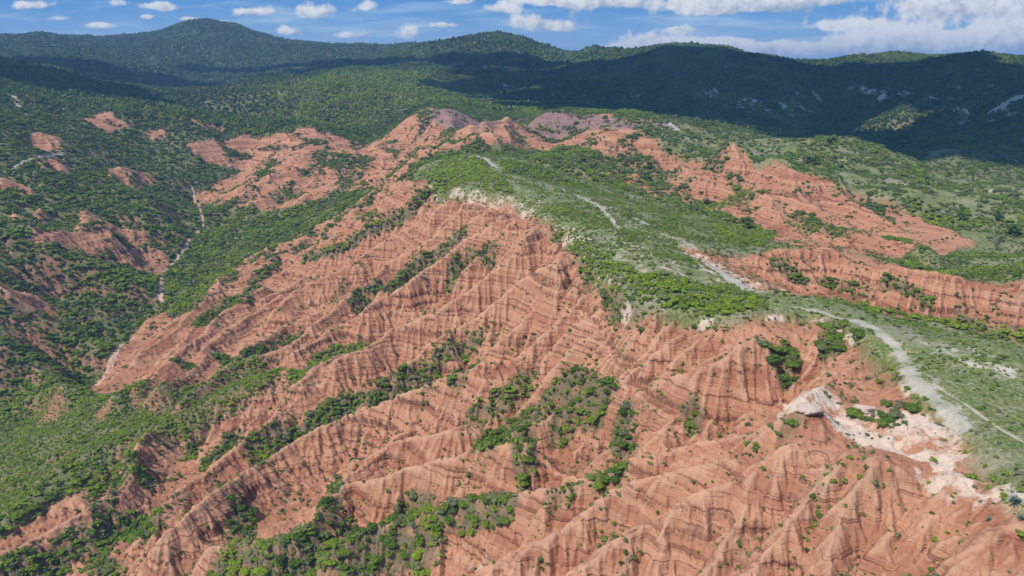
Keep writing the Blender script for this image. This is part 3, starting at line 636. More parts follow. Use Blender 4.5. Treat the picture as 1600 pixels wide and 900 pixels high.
    wf = t.mr(t.math('ADD', white, t.math('ADD', t.math('MULTIPLY', t.math('SUBTRACT', nfine, .5), .9), t.math('MULTIPLY', t.math('SUBTRACT', nmid, .5), 1.1))), .28, .66)
    wf = t.math('MULTIPLY', wf, t.mr(white, .02, .15))
    col = t.mix(wf, col, wh)
    col = t.mix(t.math('MULTIPLY', pur, t.mr(nmid, .3, .6, .5, .95)), col, (.235, .150, .135, 1))
    pth = t.mix(t.mr(nfine, .35, .7), (.56, .49, .40, 1), (.36, .31, .23, 1))
    col = t.mix(t.mr(t.math('ADD', t.math('MULTIPLY', path, .72), t.math('ADD', t.math('MULTIPLY', t.math('SUBTRACT', nfine, .5), 1.4), t.math('MULTIPLY', t.math('SUBTRACT', nmid, .5), 1.2))), .25, .85), col, pth)
    strm = t.mix(t.mr(nfine, .35, .7), (.60, .37, .27, 1), (.48, .30, .22, 1))
    col = t.mix(t.mr(t.math('ADD', stream, t.math('MULTIPLY', t.math('SUBTRACT', nfine, .5), .8)), .35, .65), col, strm)
    t.l(col, b.inputs['Base Color'])
    bp = t.n('ShaderNodeBump'); bp.inputs['Strength'].default_value = .8; bp.inputs['Distance'].default_value = .22
    hsum = t.math('ADD', t.math('MULTIPLY', nfine, .7), t.math('MULTIPLY', t.mr(b2, .5, .7), .8))
    hsum = t.math('ADD', hsum, t.math('MULTIPLY', t.noise(P_, 7, 4, .6), .35))
    t.l(hsum, bp.inputs['Height']); t.l(bp.outputs[0], b.inputs['Normal'])
    return m
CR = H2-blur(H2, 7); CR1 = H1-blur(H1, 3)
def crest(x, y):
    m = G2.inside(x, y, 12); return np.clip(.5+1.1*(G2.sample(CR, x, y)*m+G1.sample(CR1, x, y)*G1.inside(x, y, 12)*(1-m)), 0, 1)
GM = ground_material()
NTH = 1340
tha = np.linspace(R(-56), R(56), NTH)
rr = np.exp(np.linspace(math.log(41), math.log(900), 1340)); rr2 = np.exp(np.linspace(math.log(900), math.log(6000), 330))[1:]
rr0 = np.exp(np.linspace(math.log(6), math.log(41), 70))[:-1]
ra = np.r_[rr0, rr, rr2]
TT, RR = np.meshgrid(tha, ra); VX = RR*np.sin(TT); VY = RR*np.cos(TT)
fx, fy = VX.ravel(), VY.ravel()
VZ, LED = full_height(fx, fy)
cv_ = covers(fx, fy)
V_, T_, W_, Cy_, Pa_, St_, Ro_, Pu_, B_, Ms_ = cv_
VZ = VZ-.15*np.maximum(Pa_, Ro_)-.3*St_
# bare steep faces among the scrub show the red beds
ZG = VZ.reshape(RR.shape)
gr = np.abs(np.gradient(ZG, axis=0)/np.gradient(RR, axis=0)); gt_ = np.abs(np.gradient(ZG, axis=1)/(RR*(tha[1]-tha[0])))
SL = np.hypot(gr, gt_).ravel(); RV = RR.ravel()
redn = sstep(SL+.25*fbm(fx, fy, 14, 3, 161), .72, .98)*sstep(RV, 660, 560)*(1-Ms_)
Bcol = np.clip(np.maximum(B_, redn), 0, 1)
Mcol = np.maximum(Ms_, np.clip((1-B_)*sstep(fx/RV, .15, .3)*sstep(RV, 180, 240)*sstep(RV, 620, 480), 0, 1)*.8)
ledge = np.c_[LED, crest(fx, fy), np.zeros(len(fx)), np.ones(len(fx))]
cover = np.c_[Bcol, np.clip(W_, 0, 1), V_, np.maximum(Pa_, Ro_)]; extra = np.c_[Cy_, St_, Pu_, Mcol]
nr = len(ra)
I = np.arange(nr*NTH).reshape(nr, NTH)
quads = np.c_[I[:-1, :-1].ravel(), I[:-1, 1:].ravel(), I[1:, 1:].ravel(), I[1:, :-1].ravel()][:, ::-1]
co = np.c_[fx, fy, VZ]
qc = quads[:, 0]
cls = np.zeros(len(quads), int)                                   # 0 hillside
cls[(B_[qc] > .5)] = 1; cls[(Ms_[qc] > .5)] = 2; cls[RV[qc] > 640] = 5
cls[Pa_[qc] > .4] = 3; cls[St_[qc] > .4] = 4; cls[Ro_[qc] > .4] = 6
for k, nm in enumerate(['hillside', 'badlands_slope', 'mesa_grassland', 'footpath', 'stream_bed', 'far_hills', 'dirt_road']):
    qs = quads[cls == k]
    if not len(qs): continue
    u, inv = np.unique(qs, return_inverse=True)
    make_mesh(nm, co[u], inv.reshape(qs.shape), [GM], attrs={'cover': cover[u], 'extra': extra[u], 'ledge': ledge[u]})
# which ground can be seen (running horizon per bearing, with a margin)
TAN = (ZG-CAMZ)/RR
HOR = np.maximum.accumulate(TAN, axis=0)
def visible(x, y, z, marg):
    t = np.arctan2(x, y); r = np.hypot(x, y)
    it = np.clip(((t-tha[0])/(tha[1]-tha[0])).astype(int), 0, NTH-1); ir = np.clip(np.searchsorted(ra, r)-2, 0, nr-1)
    return (z+marg-CAMZ)/r > HOR[ir, it]
def zat(x, y): 
    t = np.arctan2(x, y); r = np.hypot(x, y)
    fi = np.clip((t-tha[0])/(tha[1]-tha[0]), 0, NTH-1.001); fj = np.interp(r, ra, np.arange(nr)); fj = np.clip(fj, 0, nr-1.001)
    i = fi.astype(int); j = fj.astype(int); fi = fi-i; fj = fj-j
    return (ZG[j, i]*(1-fi)+ZG[j, i+1]*fi)*(1-fj)+(ZG[j+1, i]*(1-fi)+ZG[j+1, i+1]*fi)*fj

# ------------------------------------------------------------------ foliage
def leaf_material(name, dark, mid, bright, grey):
    m, t, b = mat(name); b.inputs['Roughness'].default_value = .75; b.inputs['Specular IOR Level'].default_value = .2
    at = t.n('ShaderNodeAttribute', attribute_type='INSTANCER', attribute_name='tint')
    oi = t.n('ShaderNodeObjectInfo'); geo = t.n('ShaderNodeNewGeometry')
    v = t.math('ADD', at.outputs['Fac'], t.math('MULTIPLY', t.math('SUBTRACT', oi.outputs['Random'], .5), .38))
    v = t.math('ADD', v, t.math('MULTIPLY', t.math('SUBTRACT', geo.outputs['Random Per Island'], .5), .30), True)
    r = t.n('ShaderNodeValToRGB'); t.l(v, r.inputs[0]); e = r.color_ramp.elements
    e[0].position = 0; e[0].color = dark; e[1].position = 1; e[1].color = bright
    k = e.new(.5); k.color = mid
    c = t.mix(t.mr(t.math('FRACT', t.math('MULTIPLY', oi.outputs['Random'], 7.31)), .70, .92, 0, .7), r.outputs[0], grey)
    t.l(c, b.inputs['Base Color'])
    return m
LEAF = leaf_material('shrub_leaves', (.040, .085, .026, 1), (.102, .168, .026, 1), (.265, .345, .030, 1), (.215, .195, .125, 1))
BARK, t_, b_ = mat('bark'); n_ = t_.n('ShaderNodeTexCoord')
t_.l(t_.mix(t_.noise(n_.outputs['Object'], 6, 4), (.10, .075, .05, 1), (.20, .165, .13, 1)), b_.inputs['Base Color'])

ICO_V = None
def ico(sub):
    import bmesh
    bm = bmesh.new(); bmesh.ops.create_icosphere(bm, subdivisions=sub, radius=1)
    v = np.array([x.co[:] for x in bm.verts]); f = np.array([[y.index for y in x.verts] for x in bm.faces]); bm.free(); return v, f
ICO1, ICO2 = ico(1), ico(2)
def bush_data(seed, nl, lsize, lobes=7, flat=.75, core=1, spread=.62, lift=.30, stem=True, tall=1.0):
    """one bush of radius about 1: lobes of leaves on twigs; triangles/quads as (verts, faces, material index)"""
    g = np.random.default_rng(seed); V, Fc, Mi = [], [], []
    cs = []
    for i in range(lobes):
        a = 2*math.pi*(i+g.random()*.7)/lobes; rr_ = spread*(.45+.75*g.random()) if i else .05
        cs.append((rr_*math.cos(a), rr_*math.sin(a), (lift+.42*g.random()+.25*(1-rr_))*tall, .22+.30*g.random()))
    nv = 0
    iv, if_ = ICO1 if core == 1 else ICO2
    for (x, y, z, r) in cs:                       # dense inner mass of each lobe
        q = iv*(r*.66)*(1+.22*g.standard_normal((len(iv), 1))); q[:, 2] *= flat
        V.append(q+np.array([x, y, z])); Fc += [tuple(nv+k) for k in if_]; Mi += [0]*len(if_); nv += len(q)
    for i in range(nl):                           # leaf sprays
        x, y, z, r = cs[g.integers(len(cs))]
        d = g.standard_normal(3); d /= np.linalg.norm(d); d[2] = abs(d[2])*.9+d[2]*.1
        p = np.array([x, y, z])+d*r*(.78+.42*g.random())*np.array([1, 1, flat])
        u = np.cross(d, g.standard_normal(3)); u /= np.linalg.norm(u)+1e-6
        w_ = np.cross(d, u)+d*g.normal(0, .5); w_ /= np.linalg.norm(w_)
        s = lsize*(.6+.8*g.random())
        V.append(np.array([p-u*s, p-w_*s*.6, p+u*s, p+w_*s*.6])+g.normal(0, s*.15, (4, 3))); Fc.append((nv, nv+1, nv+2, nv+3)); Mi.append(0); nv += 4
    if stem:
        for (x, y, z, r) in cs[:5]:
            a = np.array([0, 0, -.25]); b2 = np.array([x*.7, y*.7, z]); k = .035
            for q, rad in ((a, k*1.4), (b2, k*.6)):
                V.append(np.array([q+(rad*math.cos(t), rad*math.sin(t), 0) for t in (0, 1.57, 3.14, 4.71)]))
            for j in range(4): Fc.append((nv+j, nv+(j+1) % 4, nv+4+(j+1) % 4, nv+4+j)); Mi.append(1)
            nv += 8
    return np.vstack(V), Fc, Mi
def bush_mesh(name, *a, only=None, **k):
    V, Fc, Mi = bush_data(*a, **k)
    if only is not None: Fc = [f for f, m in zip(Fc, Mi) if m == only]; Mi = [0]*len(Fc)
    me = bpy.data.meshes.new(name); me.from_pydata(V.tolist(), [], Fc)
    me.materials.append(BARK if only == 1 else LEAF)
    if only is None: me.materials.append(BARK)
    me.polygons.foreach_set('material_index', Mi); me.update(); return me

# ------------------------------------------------------------------ where the plants stand
def jitter(r0, r1, cell, amax):
    n_ = int(r1/cell)*2+3; gx, gy = np.meshgrid((np.arange(n_)-n_//2)*cell, np.arange(int(r1/cell)+2)*cell)
    x = (gx+cell*(rng.random(gx.shape)-.5)).ravel(); y = (gy+cell*(rng.random(gx.shape)-.5)).ravel()
    r = np.hypot(x, y); k = (r >= r0) & (r < r1) & (np.abs(np.arctan2(x, y)) < amax); return x[k], y[k]
pl = []
def scatter(r0, r1, cell, rad, marg, amax=R(44), vmin=0.0, power=1.0):
    x, y = jitter(r0, r1, cell, amax); z = zat(x, y)
    k = visible(x, y, z, marg); x, y, z = x[k], y[k], z[k]
    c = covers(x, y); V, T, ms, b = c[0].copy(), c[1], c[9], c[8]
    rad_ = rad(x, y, V, ms, b)
    p = np.clip(V, 0, 1)**power*(cell*cell)/(cell*cell)
    want = np.clip(p*cell*cell/(rad_*rad_*1.7), 0, 1)
    k = (rng.random(len(x)) < want) & (V > vmin)
    s = rad_[k]*np.exp(np.clip(rng.normal(-.04, .34, k.sum()), -1, .42))
    pl.append(np.c_[x[k], y[k], z[k], s, np.clip(T[k], 0, 1)])
def rad_near(x, y, V, ms, b):
    r = np.hypot(x, y)
    base = np.where(V > .45, .72, .36)*(1-ms)+ms*np.where(V > .45, .72, .32)
    left = sstep(-x/r, .25, .5)*(1-b); pv = poly_mask(x, y, VEGP[0], 3)
    return (base+left*.25*(V > .4)*(1-pv))*(1-.30*pv)
scatter(44, 150, .52, rad_near, 1.5)
scatter(150, 330, .85, lambda x, y, V, ms, b: rad_near(x, y, V, ms, b)*np.where(V > .45, 1.12, 1.25), 2)
scatter(330, 700, 1.6, lambda x, y, V, ms, b: np.where(V > .4, 1.35, .85)+0*x, 3)
NBIG = sum(len(q) for q in pl)
def tufts(r0, r1, cell, rad):               # low herbs and dry tufts in the gaps, thickest around the scrub and in hollows
    x, y = jitter(r0, r1, cell, R(42)); z = zat(x, y); k = visible(x, y, z, 1); x, y, z = x[k], y[k], z[k]
    c = covers(x, y); V, ms, b = c[0], c[9], c[8]; hollow = np.clip(.55-crest(x, y), 0, .5)*2
    p = np.clip(.55*V+.95*b*(1-ms)*hollow*sstep(fbm(x, y, 13, 3, 107), -.02, .35)+.11*ms+.03*b, 0, .8)
    p = p*(c[4] < .3)*(c[5] < .3)
    k = rng.random(len(x)) < p; s = rad*np.exp(rng.normal(0, .3, k.sum()))
    pl.append(np.c_[x[k], y[k], z[k], s, np.clip(rng.normal(.45, .25, k.sum()), 0, 1)])
tufts(44, 130, .62, .20); tufts(130, 260, 1.0, .38)
PN = np.vstack(pl); pl = []
scatter(700, 1300, 2.7, lambda x, y, V, ms, b: 1.8+0*x, 5)
scatter(1300, 2900, 4.9, lambda x, y, V, ms, b: 3.1+0*x, 6)
PF = np.vstack(pl)

def tag(o, label=None, cat=None, group=None, kind=None):
    for k, v in (('label', label), ('category', cat), ('group', group), ('kind', kind)):
        if v: o[k] = v
    return o
def proj(x, y, z):
    c = z-CAMZ; dz = y*math.cos(PITCH)-c*math.sin(PITCH); dy = y*math.sin(PITCH)+c*math.cos(PITCH)
    return 800+F*x/dz, 450-F*dy/dz
NEARM = [bush_mesh('shrub', 100+i, 850, .09, lobes=8+i % 4, flat=(.7, .85, 1.0)[i % 3], spread=(.62, .5, .7)[i % 3]) for i in range(8)]
FOLM = [(bush_mesh('foliage', 200+i, 1700, .075, lobes=11+i % 3, flat=.85, core=2, only=0), bush_mesh('stem', 200+i, 1700, .075, lobes=11+i % 3, flat=.85, core=2, only=1)) for i in range(3)]
MIDM = [bush_mesh('shrub', 300+i, 210, .15, lobes=5+i % 3, flat=(.7, .9, .8)[i % 3], stem=False) for i in range(5)]
FARM = [bush_mesh('tree', 400+i, 34, .30, lobes=5, flat=1.0, tall=1.25, stem=False) for i in range(4)]

# the shrubs that show largest are things of their own
ANCH = [((1560,810),'on the pinkish rim beside the spiky agave'),((1500,830),'on the pale slope below the far right rim'),((1540,640),'on the open turf right of the footpath'),((1545,715),'in the darker turf at the right edge'),
 ((1470,560),'on pale gravel right of the wide footpath'),((1410,590),'along the crumbling edge left of the footpath'),((1380,655),'in the hollow above the blue-white ledge'),((1420,705),'on the blue-white rock ledge'),
 ((1320,720),'on pinkish ground below the blue-white ledge'),((1265,645),'at the foot of the white dome'),((1220,570),'in the gully of the banded red bowl'),((1310,525),'in the cleft above the red bowl'),
 ((1150,540),'on the banded back wall of the bowl'),((1130,620),'on the fluted wall left of the bowl'),((1060,530),'on the red slope under the big rim thicket'),((1060,465),'in the big thicket on the mesa rim'),((930,410),'in the upper end of the rim thicket'),
 ((1150,440),'on the white gravel strip of the mesa'),((1330,470),'on the grass before the second red ridge'),((1420,450),'on the second red ridge face'),((1380,780),'high on the cone shaped red slope'),((1330,860),'low on the cone shaped red slope'),
 ((1450,870),'on the bare slope right of the cone'),((1220,770),'on the rounded spur left of the cone'),((1200,850),'in the bottom edge fold left of the cone'),((1090,800),'on the smooth tan spur near bottom centre'),((1060,880),'at the bottom edge right of centre'),
 ((1140,700),'on the crest below the white dome'),((1010,730),'in the ravine below the long tan crest'),((930,850),'on the tan slopes at the bottom centre'),((800,870),'on white crusted ground at bottom centre'),((880,780),'on the rib above bottom centre'),
 ((860,640),'in the dark green band at mid slope'),((820,700),'in the dark gully below the mid slope band'),((970,680),'in the ravine right of the mid slope band'),((740,790),'in the band above the bottom thicket'),((640,850),'at the bottom thicket right end'),
 ((520,870),'in the middle of the bottom thicket'),((390,885),'at the left end of the bottom thicket'),((540,800),'on the wall above the bottom thicket'),((690,730),'on the long fluted wall left of centre'),((600,635),'in the long green band left of centre'),
 ((450,690),'at the lower end of the long green band'),((380,800),'in the hollow between the lower left spurs'),((230,820),'on the lower left spur crest'),((100,870),'in the scrub of the bottom left corner'),((180,700),'low on the scrubby left ridge'),
 ((60,690),'on the scrubby ridge at the left edge'),((330,610),'on the scrubby left ridge, upper end'),((950,590),'on broken red ground below the rim'),((800,560),'on the ribs of the central red slope'),((60,600),'in the valley thicket at the left edge')]
def where(px, py): return min(ANCH, key=lambda a: (a[0][0]-px)**2+1.3*(a[0][1]-py)**2)[1]
r_ = np.hypot(PN[:, 0], PN[:, 1]); ppx, ppy = proj(PN[:, 0], PN[:, 1], PN[:, 2])
infr = (ppx > -5) & (ppx < 1605) & (ppy > 0) & (ppy < 908) & visible(PN[:, 0], PN[:, 1], PN[:, 2], .5)
score = np.where(infr & (np.arange(len(PN)) < NBIG), PN[:, 3]/r_, 0); top_i = np.argsort(-score)[:286]
def shrub_label(px, py, s, ti, big):
    q = s
    size = 'tiny' if q < .4 else 'small' if q < .75 else 'medium' if q < 1.15 else 'large'
    col = 'dark green' if ti < .33 else 'leafy green' if ti < .55 else 'bright green'
    return '%s %s shrub %s' % (size, col, where(px, py))
rnd = random.Random(3)
ORD = 'first second third fourth fifth sixth seventh eighth ninth tenth eleventh twelfth thirteenth fourteenth fifteenth sixteenth seventeenth eighteenth nineteenth twentieth'.split()
GRP = 'single shrubs scattered over the slopes and the mesa'
for n_, i in enumerate(top_i):
    x, y, z, s, ti = map(float, PN[i])
    if n_ < 44:
        e = bpy.data.objects.new('shrub', None); C.objects.link(e); e.empty_display_size = .3
        fm, sm = FOLM[n_ % 3]
        for nm, me in (('foliage', fm), ('stem', sm)):
            p = bpy.data.objects.new(nm, me); C.objects.link(p); p.parent = e; p['tint'] = ti
    else:
        e = bpy.data.objects.new('shrub', NEARM[n_ % len(NEARM)]); C.objects.link(e)
    e.location = (x, y, z-.12*s); e.rotation_euler = (0, 0, rnd.random()*6.28); k = s*(.95+.3*rnd.random()); e.scale = (s*(.8+.55*rnd.random()), s*(.8+.55*rnd.random()), k*.9)
    e['tint'] = ti
    tag(e, shrub_label(float(ppx[i]), float(ppy[i]), s, ti, n_ < 44), 'shrub', GRP)
by = {}
for o in scene.collection.objects:
    if o.name.startswith('shrub') and 'label' in o: by.setdefault(o['label'], []).append(o)
for lb, os_ in by.items():
    if len(os_) < 2: continue
    px_ = {o.name: float(proj(*o.location)[0]) for o in os_}
    for k, o in enumerate(sorted(os_, key=lambda q: px_[q.name])):
        o['label'] = ('leftmost' if k == 0 else 'rightmost' if k == len(os_)-1 else (ORD[k]+'-from-left') if k < 20 else '%dth-from-left' % (k+1))+' '+lb
rest = np.ones(len(PN), bool); rest[top_i] = False; rest &= True
PNR = PN[rest]
# a few mid-distance shrubs and far trees, each a thing, whose shapes the mass cover repeats
def single(name, me, x, y, s, ti, label, cat, group=None):
    o = bpy.data.objects.new(name, me); C.objects.link(o); z = float(zat(np.array([x]), np.array([y]))[0])
    o.location = (x, y, z-.1*s); o.scale = (s, s, s); o['tint'] = ti; tag(o, label, cat, group); return o
MIDO = []
for me, (px, py, s, ti, lb) in zip(MIDM, [(562,255,3.0,.3,'dark round shrub alone on the upper red beds left of the far crest'), (1018,262,2.6,.3,'dark bush in the scrub hollow under the back red wall'),
      (277,563,1.6,.3,'dark round bush alone on the red slope beside the pointed spire'), (1002,518,1.0,.45,'round green bush below the corner of the rim thicket'), (1084,512,.8,.3,'dark round bush standing just under the mesa rim')]):
    g_ = ground(px, py); MIDO.append(single('shrub', me, g_[0], g_[1], s, ti, lb, 'shrub', GRP))
FARO = []
for me, (px, py, s, ti, lb) in zip(FARM, [(1345,100,6.5,.15,'dark rounded tree clump on the small summit of the right skyline'), (1240,100,5,.2,'dark tree just under the skyline above the white cliffs'), (590,180,4.5,.3,'green tree at the head of the purple red peak'),
      (1300,225,4.5,.25,'dark tree on the knoll in the right middle distance')]):
    g_ = ground(px, py); FARO.append(single('tree', me, g_[0], g_[1], s, ti, lb, 'tree'))

def cover_object(name, pts, protos, squash):
    n_ = len(pts); me = bpy.data.meshes.new(name); me.vertices.add(n_)
    co_ = pts[:, :3].copy(); co_[:, 2] -= .1*pts[:, 3]
    me.vertices.foreach_set('co', co_.astype(np.float32).ravel())
    def fa(nm, arr, ty='FLOAT'):
        a = me.attributes.new(nm, ty, 'POINT'); a.data.foreach_set('vector' if ty == 'FLOAT_VECTOR' else 'value', arr)
    sc = np.c_[pts[:, 3]*rng.uniform(.75, 1.35, n_), pts[:, 3]*rng.uniform(.75, 1.35, n_), pts[:, 3]*rng.uniform(squash[0], squash[1], n_)]
    fa('size', sc.astype(np.float32).ravel(), 'FLOAT_VECTOR')
    fa('turn', np.c_[rng.normal(0, .08, n_), rng.normal(0, .08, n_), rng.uniform(0, 6.28, n_)].astype(np.float32).ravel(), 'FLOAT_VECTOR')
    fa('shape', rng.integers(0, len(protos), n_).astype(np.int32), 'INT'); fa('tint', pts[:, 4].astype(np.float32))
    o = bpy.data.objects.new(name, me); C.objects.link(o); o['kind'] = 'stuff'
    ng = bpy.data.node_groups.new(name, 'GeometryNodeTree')
    ng.interface.new_socket('Geometry', in_out='INPUT', socket_type='NodeSocketGeometry'); ng.interface.new_socket('Geometry', in_out='OUTPUT', socket_type='NodeSocketGeometry')
    N = ng.nodes; gi, go = N.new('NodeGroupInput'), N.new('NodeGroupOutput'); iop = N.new('GeometryNodeInstanceOnPoints'); iop.inputs['Pick Instance'].default_value = True
    g2i = N.new('GeometryNodeGeometryToInstance')
    for p in reversed(protos):
        oi = N.new('GeometryNodeObjectInfo'); oi.transform_space = 'ORIGINAL'; oi.inputs['Object'].default_value = p; oi.inputs['As Instance'].default_value = True
        ng.links.new(oi.outputs['Geometry'], g2i.inputs[0])
    def attr(nm, ty):
        a = N.new('GeometryNodeInputNamedAttribute'); a.data_type = ty; a.inputs['Name'].default_value = nm; return a.outputs['Attribute']
    ng.links.new(gi.outputs[0], iop.inputs['Points']); ng.links.new(g2i.outputs[0], iop.inputs['Instance'])
    ng.links.new(attr('shape', 'INT'), iop.inputs['Instance Index']); ng.links.new(attr('turn', 'FLOAT_VECTOR'), iop.inputs['Rotation']); ng.links.new(attr('size', 'FLOAT_VECTOR'), iop.inputs['Scale'])
    ng.links.new(iop.outputs[0], go.inputs[0])
    o.modifiers.new('cover', 'NODES').node_group = ng
    return o
cover_object('scrub_cover', PNR, MIDO, (.58, 1.05))
cover_object('forest_cover', PF, FARO, (.8, 1.3))

# ------------------------------------------------------------------ trees standing out in the middle distance
def tube(V, Fc, Mi, a, b, ra, rb, mi=1, k=6):
    a, b = np.array(a, float), np.array(b, float); d = b-a; d /= np.linalg.norm(d)
    u = np.cross(d, (0.3, .9, .1)); u /= np.linalg.norm(u); w_ = np.cross(d, u); n0 = sum(len(v) for v in V)
    for q, rad in ((a, ra), (b, rb)): V.append(np.array([q+rad*(math.cos(6.2832*j/k)*u+math.sin(6.2832*j/k)*w_) for j in range(k)]))
    for j in range(k): Fc.append((n0+j, n0+(j+1) % k, n0+k+(j+1) % k, n0+k+j)); Mi.append(mi)
def tree_parts(seed, dense=1.0, h=1.0):
    g = np.random.default_rng(seed); V, Fc, Mi = [], [], []
    tube(V, Fc, Mi, (0, 0, -.1), (.02, .01, .42*h), .05, .035)
    tips = []
    for i in range(8):
        a = 6.28*i/8+g.random()*.6; rr_ = .18+.26*g.random(); z = h*(.5+.42*g.random())
        p = (rr_*math.cos(a), rr_*math.sin(a), z); tube(V, Fc, Mi, (.02, .01, h*(.28+.12*g.random())), p, .022, .008); tips.append(np.array(p))
    tips.append(np.array([0, 0, h*.95]))
    tr = bpy.data.meshes.new('trunk'); tr.from_pydata(np.vstack(V).tolist(), [], Fc); tr.materials.append(BARK)
    V, Fc = [], []; nv = 0
    for t in tips:
        if dense > .6:
            q = ICO1[0]*.15*(1+.25*g.standard_normal((len(ICO1[0]), 1)))+t; V.append(q); Fc += [tuple(nv+k) for k in ICO1[1]]; nv += len(q)
        for j in range(int(90*dense)):
            d = g.standard_normal(3); d /= np.linalg.norm(d); p = t+d*(.10+.13*g.random()); u = np.cross(d, g.standard_normal(3)); u /= np.linalg.norm(u); w_ = np.cross(d, u)+d*g.normal(0, .5); s = .035*(.6+.8*g.random())
            V.append(np.array([p-u*s, p-w_*s*.6, p+u*s, p+w_*s*.6])); Fc.append((nv, nv+1, nv+2, nv+3)); nv += 4
    cr = bpy.data.meshes.new('crown'); cr.from_pydata(np.vstack(V).tolist(), [], Fc); cr.materials.append(LEAF)
    return tr, cr
TP = [tree_parts(1), tree_parts(2, .8, 1.1), tree_parts(3, .28, 1.15)]
for px, py, h, ti, k, lb in [(1166,358,6.5,.15,0,'dark rounded tree at the edge of the bright mesa shrubs'), (1556,392,7.5,.1,2,'thin grey half-bare tree standing in the right middle distance'), (1500,346,5,.2,0,'round dark tree on the plain above the second red ridge'),
      (1582,370,5.5,.2,1,'dark tree near the right edge above the light green field'), (1260,256,6,.15,0,'dark tree beside the end of the back red ridge'), (1273,258,5.5,.2,1,'dark tree just right of the back red ridge end'),
      (1240,195,6,.15,1,'small dark tree in the hollow behind the back ridge'), (1210,195,5,.2,0,'leftmost small tree in the hollow behind the back ridge'), (945,190,6,.15,0,'dark tree on the purple rim of the back wall'),
      (672,247,4,.2,1,'dark tree on the saddle before the purple peak'), (1560,348,4.5,.2,0,'small dark tree beyond the two right hand plain trees'), (1103,320,4.5,.2,1,'dark tree in the scrub right of the main crest')]:
    g_ = ground(px, py); z = float(zat(g_[:1], g_[1:2])[0])
    e = bpy.data.objects.new('tree', None); C.objects.link(e); e.location = (g_[0], g_[1], z); e.scale = (h*.95, h*.95, h*.8); e.rotation_euler = (0, 0, rnd.random()*6)
    e['tint'] = ti; tag(e, lb, 'tree', 'trees standing out in the middle distance')
    for nm, me in zip(('trunk', 'crown'), TP[k]):
        p = bpy.data.objects.new(nm, me); C.objects.link(p); p.parent = e; p['tint'] = ti

# ------------------------------------------------------------------ spiky agaves on the rim
AG, t_, b_ = mat('agave_blade'); n_ = t_.n('ShaderNodeTexCoord')
t_.l(t_.mix(t_.noise(n_.outputs['Object'], 3, 3), (.09, .15, .10, 1), (.18, .24, .17, 1)), b_.inputs['Base Color']); b_.inputs['Roughness'].default_value = .5
def agave(px, py, s, lb):
    V, Fc = [], []; g = np.random.default_rng(int(px))
    for i in range(46):
        a = i*2.39996; el = R(12)+R(66)*(i/45.); L = .95*(1-.25*i/45.)*(.9+.2*g.random()); d = np.array([math.cos(a), math.sin(a), 0]); n0 = len(V); sd_ = np.array([-d[1], d[0], 0])
        for t, wv in ((0, .055), (.25, .085), (.55, .075), (.8, .045), (1, .004)):
            e2 = el-.25*t; p = d*(math.cos(e2)*L*t+.05)+np.array([0, 0, math.sin(e2)*L*t+.04])
            V += [p-sd_*wv+np.array([0, 0, wv*.4]), p+np.array([0, 0, -.012]), p+sd_*wv+np.array([0, 0, wv*.4])]
        for j in range(4):
            for c_ in (0, 1): k = n0+j*3+c_; Fc.append((k, k+1, k+4, k+3))
    me = bpy.data.meshes.new('agave'); me.from_pydata([tuple(v) for v in V], [], Fc); me.materials.append(AG)
    o = bpy.data.objects.new('agave', me); C.objects.link(o); g_ = ground(px, py); o.location = (g_[0], g_[1], float(zat(g_[:1], g_[1:2])[0])); o.scale = (s, s, s)
    sol_ = o.modifiers.new('thickness', 'SOLIDIFY'); sol_.thickness = .02
    tag(o, lb, 'agave', 'spiky agaves on the rim')
agave(1588, 785, 1.0, 'large blue-green spiky agave at the right edge of the rim')
agave(1546, 812, .5, 'small spiky agave below and left of the large one')
agave(1598, 812, .65, 'spiky agave cut by the right picture edge below the large one')

# ------------------------------------------------------------------ pale rock outcrops
ROCKM, t_, b_ = mat('pale_rock'); g0 = t_.n('ShaderNodeNewGeometry'); pp = g0.outputs['Position']; at_ = t_.n('ShaderNodeAttribute', attribute_type='INSTANCER', attribute_name='tint')
cc = t_.mix(at_.outputs['Fac'], (.62, .44, .34, 1), (.62, .59, .52, 1)); cc = t_.mix(t_.mr(at_.outputs['Fac'], -.9, -.1, 1, 0), cc, (.47, .21, .12, 1)); cc = t_.mix(t_.mr(t_.noise(pp, 1.3, 5, .65), .5, .75, 0, .6), cc, (.40, .27, .20, 1))
mp = t_.n('ShaderNodeMapping'); t_.l(pp, mp.inputs[0]); mp.inputs['Scale'].default_value = (.3, .3, 4)
cc = t_.mix(t_.mr(t_.noise(mp.outputs[0], 1.0, 3, .6), .56, .66, 0, .55), cc, (.30, .19, .14, 1)); t_.l(cc, b_.inputs['Base Color'])
bp_ = t_.n('ShaderNodeBump'); bp_.inputs['Distance'].default_value = .2; t_.l(t_.noise(pp, 3, 6, .65), bp_.inputs['Height']); t_.l(bp_.outputs[0], b_.inputs['Normal'])
ICO4 = ico(5)
